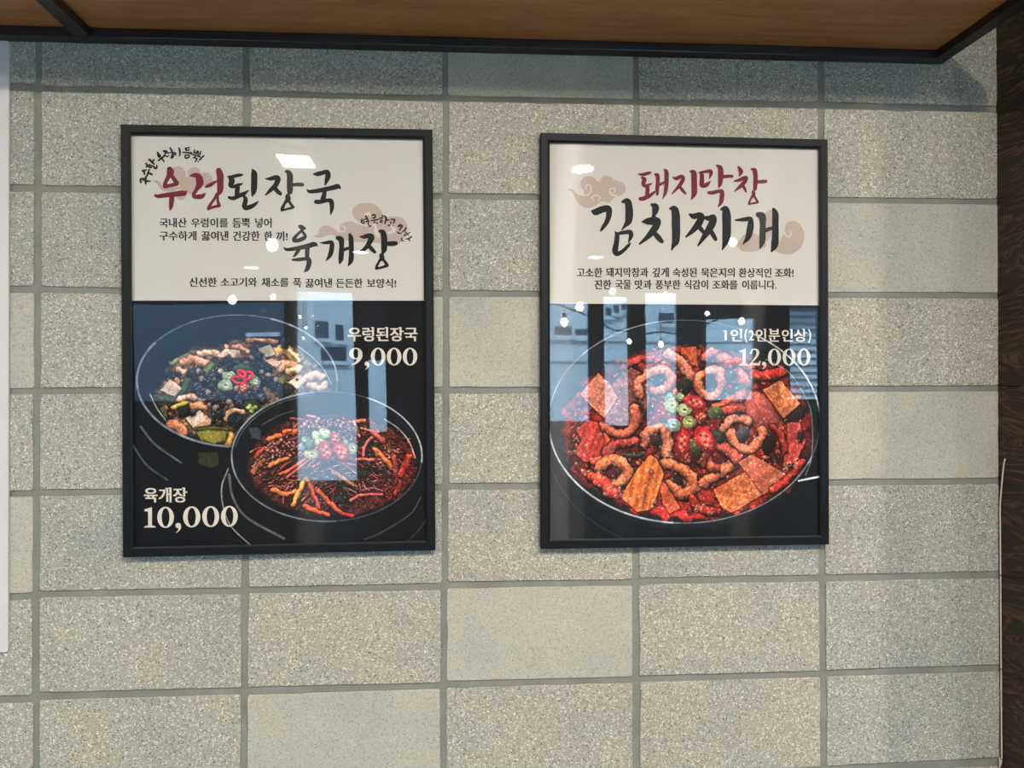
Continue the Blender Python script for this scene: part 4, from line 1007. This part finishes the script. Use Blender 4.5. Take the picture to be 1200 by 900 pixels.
P1.brush([[(150, 235, 22), (145, 305, 22), (165, 320, 20), (200, 290, 18), (160, 255, 14)], [(190, 240, 18), (240, 225, 16)], [(225, 165, 22), (260, 230, 24), (275, 260, 14)], [(235, 280, 20), (285, 265, 18), (275, 310, 16), (300, 372, 20), (345, 345, 14)],
          [(345, 160, 20), (400, 145, 22), (415, 185, 20), (385, 225, 14)], [(355, 205, 16), (410, 195, 14)], [(325, 265, 16), (470, 238, 20)], [(400, 280, 20), (400, 335, 20), (465, 300, 14)],
          [(545, 155, 18), (570, 175, 18)], [(500, 215, 18), (565, 200, 18)], [(520, 260, 16), (510, 290, 16), (545, 290, 16), (550, 255, 14), (520, 245, 14)], [(600, 170, 24), (625, 220, 28), (600, 325, 16)], [(625, 250, 20), (680, 250, 20)],
          [(720, 235, 20), (790, 245, 24), (770, 310, 16)], [(720, 280, 18), (715, 325, 16)], [(665, 350, 20), (765, 365, 20)],
          [(855, 370, 18), (905, 335, 20)], [(865, 380, 16), (945, 355, 22), (885, 450, 18)], [(900, 405, 16), (900, 445, 14)], [(1015, 395, 20), (985, 450, 22), (940, 480, 14)], [(845, 480, 18), (880, 510, 20), (925, 500, 12)],
          [(1000, 480, 16), (1060, 550, 16)], [(1030, 520, 16), (1095, 490, 14)], [(975, 535, 16), (985, 560, 14), (1015, 545, 14), (1000, 520, 12)], [(1120, 575, 22), (1070, 610, 20), (1010, 620, 16)], [(1060, 610, 18), (1085, 655, 16)], [(930, 600, 18), (930, 640, 18), (970, 660, 14)]],
         (415, 243), 16.67, 'ink', 'small curved brush lettering', 1.25)
a, b = 255.6, 266.6
P1.words([('국내산', 186.7, a, 219, b), ('우렁이를', 224, a, 267.5, b), ('듬뿍', 272.5, a, 293.3, b + .3), ('넣어', 298.3, a, 318.5, b + .3)], 'ink', TXT)
a, b = 270.8, 282
P1.words([('구수하게', 186.7, a, 230.3, b), ('끓여낸', 236, a, 268, b), ('건강한', 273, a, 304.5, b + .3), ('한', 309.5, a + .3, 319.3, b + .3), ('끼!', 323.5, a + .5, 337.3, b + .5)], 'ink', TXT)
a, b = 325.2, 336
P1.words([('신선한', 221.7, a, 254.3, b), ('소고기와', 258.7, a, 301.3, b), ('채소를', 306.5, a + .2, 338.4, b + .3), ('푹', 343.3, a + .8, 353.3, b + .8), ('끓여낸', 357.6, a + 1, 389.4, b + 1), ('든든한', 393.8, a + 1.2, 425.2, b + 1.1), ('보양식!', 430, a + 1.5, 464.3, b + 1.4)], 'ink', TXT)
LG = 'pale serif menu name'
P1.words([('우렁된장국', 407.5, 383.2, 489.3, 400)], 'cream_ink', LG, .05, .02)
P1.words([('육개장', 168.7, 571.3, 219.6, 588.8)], 'cream_ink', LG, .05, .02)
# numerals with thick and thin
def ring(cx, cy, rx, ry, ix, iy, n=40):
    o = [(cx + rx * math.cos(2 * math.pi * k / n), cy + ry * math.sin(2 * math.pi * k / n)) for k in range(n)]
    i = [(cx + ix * math.cos(2 * math.pi * k / n), cy + iy * math.sin(2 * math.pi * k / n)) for k in range(n)]
    return o + i, [(k, (k + 1) % n, n + (k + 1) % n, n + k) for k in range(n)]
def numerals(P, items, label):
    V = []; T = []; lvl = [0]
    def addpoly(pl, fc=None):
        k = len(V); lvl[0] += 1; V.extend((*P.loc(x, y), lvl[0] % 30) for x, y in pl); T.extend([tuple(i + k for i in q) for q in (fc or [tuple(range(len(pl)))])])
    def stroke(st, caps=True):
        st = [np.array(p, float) for p in st]; pts = catmull(st, 6) if len(st) > 2 else st; L = []; R = []
        for i, p in enumerate(pts):
            d = pts[min(i + 1, len(pts) - 1)][:2] - pts[max(i - 1, 0)][:2]; d = d / (np.linalg.norm(d) or 1); nn = np.array([-d[1], d[0]]) * p[2] / 2
            L.append(p[:2] + nn); R.append(p[:2] - nn)
        n = len(pts); addpoly([tuple(q) for q in L + R], [(i, i + 1, n + i + 1, n + i) for i in range(n - 1)])
        for p in ((pts[0], pts[-1]) if caps else ()):
            addpoly([(p[0] + p[2] / 2 * math.cos(q), p[1] + p[2] / 2 * math.sin(q)) for q in np.linspace(0, 6.283, 13)[:-1]])
    for (ch, x0, y0, x1, y1) in items:
        w, h = x1 - x0, y1 - y0; f = lambda u, v: (x0 + u * w, y0 + v * h)
        if ch == '0': addpoly(*ring((x0 + x1) / 2, (y0 + y1) / 2, w / 2, h / 2, w * .235, h * .435))
        elif ch == '1':
            addpoly([f(.36, .10), f(.70, 0), f(.70, .97), f(.36, .97)]); addpoly([f(.0, .12), f(.70, 0), f(.40, .22), f(.06, .20)])
            addpoly([f(.0, 1), f(.03, .945), f(.30, .90), (x0 + .76 * w, y0 + .90 * h), f(1, .945), f(1.02, 1)])
        elif ch == '2':
            stroke([(*f(.14, .24), w * .22), (*f(.28, .07), w * .12), (*f(.52, .035), w * .12), (*f(.72, .13), w * .22), (*f(.74, .30), w * .24), (*f(.60, .50), w * .18), (*f(.30, .75), w * .12), (*f(.08, .92), w * .10)])
            addpoly([f(.02, 1), f(.04, .92), f(.22, .84), f(.80, .86), f(.93, .72), f(1, .72), f(.93, 1)])
        elif ch == '9':
            stroke([(*f(.80, .30), w * .32), (*f(.82, .46), w * .33), (*f(.70, .68), w * .26), (*f(.48, .86), w * .15), (*f(.14, .985), w * .05)])
            addpoly(*ring(x0 + w * .49, y0 + h * .325, w * .49, h * .325, w * .20, h * .265))
        elif ch == ',':
            addpoly([(x0 + w * .48 + w * .46 * math.cos(q), y0 + w * .45 + w * .44 * math.sin(q)) for q in np.linspace(0, 6.283, 17)[:-1]])
            stroke([(*f(.76, .30), w * .40), (*f(.76, .50), w * .38), (*f(.55, .75), w * .22), (*f(.12, .98), w * .06)])
    P.mesh('lettering', V, T, 'cream_ink', label=label)
PR = 'large pale serif price'
numerals(P1, [('9', 409.4, 407.6, 425, 428.2), (',', 427.1, 423.6, 432.9, 433.4), ('0', 434.6, 407.6, 451.7, 428.3), ('0', 453.3, 407.6, 470.4, 428.3), ('0', 472.1, 407.6, 489, 428.3)], PR)
numerals(P1, [('1', 168.9, 594.2, 182.2, 618.2), ('0', 184.4, 593.8, 203.9, 618.6), (',', 205.5, 612.6, 212.6, 624.6), ('0', 214.7, 593.4, 234.9, 618.0), ('0', 237.1, 593.1, 257, 617.6), ('0', 259.1, 592.8, 278.7, 617.2)], PR)
numerals(P2, [('1', 866.2, 408.6, 877, 428.3), ('2', 878, 408.6, 891.2, 428.3), (',', 892.7, 423.8, 898, 433), ('0', 899.8, 408.6, 915, 428.4), ('0', 917, 408.6, 932.1, 428.4), ('0', 934.3, 408.6, 949.6, 428.5)], PR)
P2.words([('1', 847.5, 387, 851.6, 399), ('인', 856, 385.3, 870, 400.2), ('(', 872.3, 385.6, 876, 401.6), ('2', 877.5, 387, 883.5, 399), ('인', 885.5, 385.3, 898, 400.2), ('분', 900.5, 385.3, 914, 400.4), ('인', 916, 385.6, 929, 400.2), ('상', 930.5, 385.3, 945.5, 400.4), (')', 946.8, 385.6, 950.5, 401.6)], 'cream_ink', LG, .04, .015)
a, b = 313.6, 324.8
P2.words([('고소한', 675.8, a, 706, b), ('돼지막창과', 710, a, 759.8, b), ('깊게', 764.3, a, 783.8, b), ('숙성된', 788.3, a + .2, 816.5, b), ('묵은지의', 821.5, a + .3, 861, b + .2), ('환상적인', 865.6, a + .5, 903.9, b + .3), ('조화!', 908, a + .7, 930, b + .4)], 'ink', TXT)
a, b = 328, 339
P2.words([('진한', 696.7, a, 716.4, b), ('국물', 720.8, a, 739.4, b), ('맛과', 743.8, a, 763.8, b), ('풍부한', 767.8, a, 797.5, b), ('식감이', 801.8, a, 829.8, b), ('조화를', 834.8, a + .2, 864.3, b + .2), ('이룹니다.', 869.6, a + .3, 910, b + .2)], 'ink', TXT)
OE, OF, OG, OH = (740, 185), (810, 185), (685, 225), (800, 225)
P2.shape('cloud_motif', [[(208, 432), (245, 430), (285, 468), (330, 475), (330, 440), (420, 380), (500, 350), (600, 400), (590, 470), (540, 490), (500, 525), (450, 515), (400, 550), (340, 562), (290, 535), (262, 490), (240, 448)]],
         (630, 150), 6, 'cloud', .0002, [(360, 393, 60, 55), (485, 390, 55, 54), (578, 425, 42, 48)])
P2.brush([[(300, 470, 5), (345, 472, 10), (375, 445, 9), (370, 405, 8), (345, 402, 8), (340, 425, 7)], [(440, 340, 12), (440, 385, 4)], [(430, 510, 6), (438, 485, 9), (405, 472, 8), (380, 492, 8), (398, 512, 7)],
          [(560, 480, 9), (515, 465, 10), (510, 430, 8), (540, 425, 8), (543, 450, 6), (528, 455, 5)], [(520, 365, 5), (545, 378, 4)]], (630, 150), 6, 'paper', 'cream swirl line')
P2.shape('cloud_motif', [[(700, 860), (740, 800), (770, 740), (790, 670), (850, 655), (900, 700), (915, 770), (890, 840), (830, 885), (760, 885)], [(600, 780), (620, 640), (670, 575), (710, 620), (700, 720), (650, 800)], [(440, 830), (480, 760), (560, 740), (640, 800), (640, 840), (560, 870), (480, 865)]],
         (790, 150), 6, 'cloud', .0002)
P2.brush([[(765, 690, 14), (778, 745, 12), (805, 765, 10), (822, 745, 9), (812, 725, 7)]], (790, 150), 6, 'paper', 'cream swirl line')
P2.brush([[(100, 230, 20), (160, 235, 40), (240, 215, 42), (275, 205, 20)], [(155, 280, 40), (180, 310, 60), (165, 370, 50), (190, 395, 40), (240, 380, 35), (290, 358, 12)], [(225, 400, 50), (225, 460, 55), (215, 520, 50)], [(120, 575, 45), (160, 575, 55), (250, 535, 50), (330, 475, 25)],
          [(335, 235, 35), (365, 250, 55), (370, 330, 50), (362, 430, 50), (362, 515, 35)], [(375, 385, 38), (420, 365, 35), (470, 340, 30)], [(465, 170, 30), (490, 200, 55), (492, 300, 58), (488, 400, 55), (475, 490, 45), (435, 578, 8)],
          [(578, 275, 15), (630, 290, 50), (700, 260, 45), (725, 290, 55), (695, 360, 50), (640, 430, 40), (565, 510, 15)], [(690, 420, 40), (725, 465, 42), (760, 505, 25)], [(825, 190, 25), (875, 210, 70), (880, 300, 75), (882, 400, 75), (880, 500, 70), (840, 590, 12)]], OE, 12, 'red_ink', RED)
P2.brush([[(110, 210, 20), (145, 225, 50), (150, 300, 60), (147, 375, 60), (165, 395, 50), (220, 375, 55), (275, 325, 8)], [(125, 205, 25), (200, 195, 38), (270, 188, 50), (275, 230, 45), (250, 300, 8)],
          [(360, 110, 30), (405, 140, 65), (415, 220, 75), (410, 320, 65), (400, 380, 50), (378, 425, 8)], [(440, 265, 45), (510, 260, 45), (575, 258, 40)], [(245, 490, 40), (300, 490, 50), (380, 470, 45), (430, 475, 55), (430, 550, 62), (415, 630, 50), (375, 690, 10)],
          [(665, 130, 30), (695, 185, 65), (690, 225, 40), (668, 260, 10)], [(598, 328, 15), (660, 318, 40), (740, 285, 50), (775, 285, 50), (740, 350, 55), (680, 410, 45), (602, 475, 12)], [(720, 390, 40), (750, 430, 40), (770, 480, 22)],
          [(845, 160, 25), (890, 175, 60), (903, 250, 60), (903, 350, 60), (895, 440, 50)], [(925, 340, 40), (990, 335, 48), (1048, 330, 45)], [(870, 480, 45), (875, 520, 50), (835, 580, 25), (810, 640, 30)], [(808, 650, 28), (870, 640, 24), (935, 625, 32)], [(880, 530, 30), (910, 580, 32), (935, 620, 30)]], OF, 12, 'red_ink', RED)
P2.brush([[(95, 225, 35), (130, 235, 70), (220, 200, 70), (280, 200, 70), (285, 270, 60), (260, 350, 50), (220, 410, 40), (190, 455, 20)], [(445, 115, 30), (500, 110, 70), (520, 180, 80), (522, 280, 85), (510, 350, 70), (470, 400, 35), (435, 445, 12)],
          [(358, 465, 15), (380, 510, 50), (372, 600, 55), (358, 690, 65), (385, 725, 50), (450, 690, 40), (510, 630, 35), (540, 595, 10)], [(385, 490, 35), (460, 475, 40), (535, 472, 50), (542, 520, 45), (515, 590, 15)],
          [(790, 150, 35), (830, 175, 75), (825, 230, 65), (810, 280, 40), (815, 330, 90)], [(670, 350, 12), (730, 345, 65), (800, 340, 85), (860, 335, 60), (845, 390, 75), (790, 470, 70), (720, 545, 45), (645, 608, 20)], [(810, 470, 45), (860, 530, 60), (905, 580, 45)],
          [(1005, 195, 30), (1050, 200, 75), (1068, 270, 90), (1070, 380, 92), (1072, 480, 90), (1065, 580, 80), (1040, 630, 45), (1018, 685, 12)]], OG, 10, 'ink', BLK)
P2.brush([[(85, 265, 30), (130, 285, 60), (200, 270, 60), (220, 300, 70), (180, 380, 75), (110, 460, 50), (40, 525, 20)], [(190, 400, 50), (225, 450, 45), (260, 500, 25)], [(250, 300, 30), (310, 310, 60), (360, 298, 65), (350, 360, 80), (300, 450, 75), (240, 540, 50), (180, 628, 18)], [(330, 460, 50), (360, 510, 50), (385, 555, 40)],
          [(450, 205, 25), (500, 200, 70), (513, 280, 95), (515, 400, 95), (513, 500, 92), (500, 580, 70), (462, 680, 10)], [(615, 330, 15), (700, 325, 40), (785, 315, 50), (797, 350, 62), (790, 430, 75), (765, 530, 60), (705, 612, 10)],
          [(885, 265, 60), (930, 290, 85), (938, 380, 65), (935, 480, 70), (930, 580, 65), (905, 660, 15)], [(950, 460, 45), (1010, 435, 42), (1070, 420, 35)], [(1065, 205, 40), (1085, 260, 70), (1085, 380, 72), (1085, 500, 75), (1075, 620, 80), (1040, 698, 20)]], OH, 10, 'ink', BLK)
P1.sheet(3); P2.sheet(8)

# ------------------------------------------------------------------ the room behind the viewer (mirrored in the glazing)
YF = -4.6; XL, XRR, HC = -3.0, 4.8, CAM[2] + 1.2
box('floor', (XL, YF, -.05), (XRR, .16, 0), MAT['floor'])['kind'] = 'structure'
box('ceiling', (XL, YF, HC), (XRR, .16, HC + .05), MAT['ceiling'])['kind'] = 'structure'
box('wall_left', (XL - .1, YF, 0), (XL, .16, HC), MAT['left_wall'])['kind'] = 'structure'

ops = []          # openings of the shop front: x0, x1, z0, z1
def opening(xa, xb, yt, yb):
    a = mirror_at(xa, yt, Y=YF); b = mirror_at(xb, yb, Y=YF); ops.append((a[0], b[0], b[2], a[2]))
for o_ in ((150, 334, 352, 470), (345, 413, 340, 566), (425, 451, 420, 508), (645, 694, 352, 496), (708, 739, 345, 500), (756, 797, 340, 502), (829, 891, 371, 470), (925, 962, 352, 470)):
    opening(*o_)
wf = empty('wall_front', (0, YF, 0)); tag(wf, kind='structure')
xp = XL
for i, (x0, x1, z0, z1) in enumerate(ops):
    def seg(a, b, c, d):
        if b - a > .002 and d - c > .002: box('wall_segment', (a, -.12, c), (b, 0, d), MAT['dark_wall'], wf)
    seg(xp, x0, 0, HC); seg(x0, x1, 0, z0); seg(x0, x1, z1, HC); xp = x1
    w_ = empty('window_%d' % (i + 1), ((x0 + x1) / 2, YF, z0)); tag(w_, kind='structure')
    hw, hh = (x1 - x0) / 2, z1 - z0
    box('pane', (-hw, -.062, 0), (hw, -.057, hh), MAT['glass'], w_)
    for (a, b, c, d) in ((-hw, -hw + .012, 0, hh), (hw - .012, hw, 0, hh), (-hw + .012, hw - .012, 0, .012), (-hw + .012, hw - .012, hh - .012, hh)):
        box('window_frame', (a, -.08, c), (b, -.04, d), MAT['steel'], w_)
seg(xp, XRR, 0, HC)
box('wall_side', (XRR, YF, 0), (XRR + .1, .16, HC), MAT['left_wall'])['kind'] = 'structure'
box('wall_right_front', (XR + .30, .0, 0), (XRR, .16, HC), MAT['left_wall'])['kind'] = 'structure'
COL.objects['wall_right_front'].name = 'wall_back_side'

# lamps
def lamp_mesh(r, n=28):
    return [(r * math.cos(2 * math.pi * k / n), r * math.sin(2 * math.pi * k / n), 0) for k in range(n)], [tuple(range(n - 1, -1, -1))]
def downlight(x, y, label, watt, r=.055, square=False):
    t = empty('downlight', (x, y, HC)); tag(t, label, 'ceiling light', 'recessed ceiling lights behind the viewer')
    if square:
        box('trim_ring', (-.11, -.17, -.006), (.11, .17, -.0002), MAT['white_board'], t, .002)
        box('diffuser', (-.085, -.10, -.009), (.085, .10, -.0062), MAT['lamp'], t)
    else:
        v, f = lathe([(r + .022, -.0003), (r + .022, -.004), (r + .004, -.007), (r, -.0035)], 28); pyd('trim_ring', v, f, MAT['white_board'], t, True)
        v, f = lamp_mesh(r); o = pyd('diffuser', v, f, MAT['lamp'], t); o.location = (0, 0, -.004)
    ld = bpy.data.lights.new('lamp', 'AREA'); ld.shape = 'DISK'; ld.size = 2 * r; ld.energy = watt; ld.color = (1, .925, .825)
    lo = bpy.data.objects.new('lamp', ld); COL.objects.link(lo); lo.parent = t; lo.location = (0, 0, -.0105)
for x, wk, nm in ((-1.0, 1.0, 'round recessed downlight over the left poster side'), (1.35, 1.0, 'round recessed downlight nearest the middle of the block wall'), (2.95, 1.0, 'round recessed downlight over the dark wood panelling side')):
    downlight(x, -1.95, nm, LAMP_W * wk)
for (px_, py_, sq, nm) in ((348, 189, True, 'square recessed ceiling light mirrored in the left poster'), (683, 197, False, 'round downlight mirrored at the top left of the right poster'), (902, 181, False, 'round downlight mirrored at the top right of the right poster')):
    p = mirror_at(px_, py_, z=HC); downlight(p[0], p[1], nm, LAMP_W * .35, .062, sq)
def bulb(px_, py_, r, Y, label):
    r *= .86; p = mirror_at(px_, py_, Y=Y)
    t = empty('light_bulb', p); tag(t, label, 'light bulb', 'hanging bulbs behind the viewer')
    pr = [(.001, -r), (r * .6, -r * .8), (r, 0), (r * .75, r * .7), (r * .45, r * 1.1)]
    v, f = lathe(pr, 16); pyd('bulb_glass', v, f, MAT['bulb'], t, True)
    v, f = lathe([(r * .46, r * 1.1), (r * .5, r * 2.2), (.002, r * 2.3)], 12); pyd('socket', v, f, MAT['steel'], t, True)
    v, f = tube_mesh([(0, 0, r * 2.2), (0, 0, HC - p[2] - .001)], .0025, 6); pyd('cord', v, f, MAT['steel'], t)
BL = ['large lit bulb mirrored left of the lower brush word on the left poster', 'larger lit bulb mirrored at the lower edge of the cream field, left poster', 'smaller lit bulb mirrored at the lower edge of the cream field, left poster',
      'lit bulb mirrored below the two lines of dark text, left one, right poster', 'lit bulb mirrored below the two lines of dark text, right one, right poster', 'lit bulb mirrored where cream and black meet near the left rail of the right poster',
      'large lit bulb mirrored lowest at the left rail of the right poster', 'small lit bulb mirrored above the kimchi stew, left of two at one height', 'small lit bulb mirrored above the kimchi stew, right of two at one height',
      'small lit bulb mirrored in the dark pillar above the kimchi stew', 'lit bulb mirrored just above the pale menu name on the right poster', 'brightest bulb mirrored on the largest brush word of the right poster',
      'tiny bulb mirrored above the stew bowls, top of a column of three', 'tiny bulb mirrored above the stew bowls, middle of a column of three', 'tiny bulb mirrored above the stew bowls, bottom of a column of three']
for i, (x, y, r, Y) in enumerate(((319, 289, .052, -4.2), (274, 352, .036, -4.2), (321, 350, .024, -3.95), (719, 342, .028, -4.2), (780, 345, .025, -4.2), (681, 360, .038, -4.2), (663, 378, .032, -3.5),
                                  (737, 400, .024, -4.2), (774, 403, .026, -4.2), (830, 367, .022, -4.2), (871, 377, .030, -4.2), (858, 285, .036, -3.9), (351, 373, .012, -4.3), (358, 386, .012, -4.3), (355, 398, .012, -4.3))):
    bulb(x, y, r, Y, BL[i])
for (x, y, l) in ((423, 296, 'flat lit disc pendant mirrored by the lower brush word of the left poster'), (295, 315, 'flat lit disc pendant mirrored below the dark text of the left poster'), (700, 302, 'flat lit disc pendant mirrored beside the largest word of the right poster')):
    p = mirror_at(x, y, Y=-3.8); t = empty('disc_pendant', p); tag(t, l, 'pendant lamp', 'flat disc pendants behind the viewer')
    v, f = lathe([(.001, .014), (.05, .013), (.056, .008), (.056, .0)], 24); pyd('shade', v, f, MAT['steel'], t, True)
    v, f = lamp_mesh(.052, 24); o = pyd('diffuser', v, f, MAT['lamp'], t); o.location = (0, 0, .002)
    v, f = tube_mesh([(0, 0, .013), (0, 0, HC - p[2] - .001)], .002, 6); pyd('cord', v, f, MAT['steel'], t)

sc_ = empty('string_cord', mirror_at(737, 385, Y=-4.25)); tag(sc_, 'black sagging cord of the string lights mirrored in the right poster', 'cord')
pp = [mirror_at(x, y, Y=-4.25) for x, y in ((640, 352), (670, 362), (700, 375), (718, 386), (737, 388), (755, 391), (774, 388), (796, 391), (815, 384), (832, 378), (850, 371), (871, 362), (900, 352))]
v, f = tube_mesh([np.array(q) - np.array(sc_.location) for q in catmull(pp, 3)], .006, 6); pyd('wire', v, f, MAT['steel'], sc_, True)
# the street outside
box('street', (-14, -24, -.15), (16, YF - .121, -.1), MAT['asphalt'])['kind'] = 'structure'
def facade(name, x0, x1, y, h, mat, label, wins, courses=()):
    t = empty(name, ((x0 + x1) / 2, y, -.1)); tag(t, label, 'building'); w = (x1 - x0) / 2
    box('wall', (-w, -3, 0), (w, 0, h), mat, t)
    for z in courses: box('string_course', (-w, 0, z), (w, .05, z + .09), MAT['white_facade'], t)
    for (a, b, c, d) in wins:
        box('window', (a - (x0 + x1) / 2, .0005, c + .1), (b - (x0 + x1) / 2, .02, d + .1), MAT['facade_glass'], t)
        box('window_sill', (a - (x0 + x1) / 2 - .04, .0005, c + .03), (b - (x0 + x1) / 2 + .04, .08, c + .09), MAT['white_facade'], t)
    return t
def fx(px_, py_): return mirror_at(px_, py_, Y=-11)
def fw_(x0, y0, x1, y1):
    a = fx(x0, y0); b = fx(x1, y1); return (a[0], b[0], b[2], a[2])
xa = fx(560, 400)[0]; xb = fx(908, 400)[0]; zt = fx(700, 352)[2]
t = facade('shop_building', xa, xb, -11, zt + .1, MAT['white_facade'], 'low white rendered building across the street mirrored in the right poster',
           [fw_(652, 383, 672, 394), fw_(676, 386, 693, 395), fw_(711, 361, 717, 370), fw_(720, 358, 726, 367), fw_(729, 355, 735, 363), fw_(772, 366, 790, 378)], (fx(700, 400)[2] + .1, fx(700, 424)[2] + .1))
a_ = fx(720, 352); b_ = fx(800, 352)
xa = fx(340, 400)[0]; xb = fx(470, 400)[0]
facade('blue_building', xa, xb, -11, 4.2, MAT['white_facade'], 'plain pale building across the street mirrored in the left poster', [fw_(368, 378, 383, 398), fw_(391, 382, 400, 400), fw_(374, 408, 402, 424)])
xa = fx(918, 400)[0]; xb = fx(1000, 400)[0]
t = facade('ribbed_shed', xa, xb, -11.2, 3.4, MAT['grey_facade'], 'grey ribbed cladding shed across the street mirrored in the right poster', [])
for i in range(22): box('cladding_rib', (-.6, .0005, .6 + i * .12), (.6, .03, .66 + i * .12), MAT['white_facade'], t)
box('awning', (-.7, .0005, 3.0), (.7, .5, 3.25), MAT['maroon'], t)
xa = fx(60, 400)[0]; xb = fx(338, 400)[0]
facade('dim_reflection_facade', xa, xb, -10.8, 5.5, plain('dim navy facade colour', (44, 56, 66), .7), 'made-up dark navy facade across the street, giving the left poster its dim blue reflection', [fw_(300, 375, 330, 392)])  # invented facade, coloured dark navy to give a dim bluish reflection
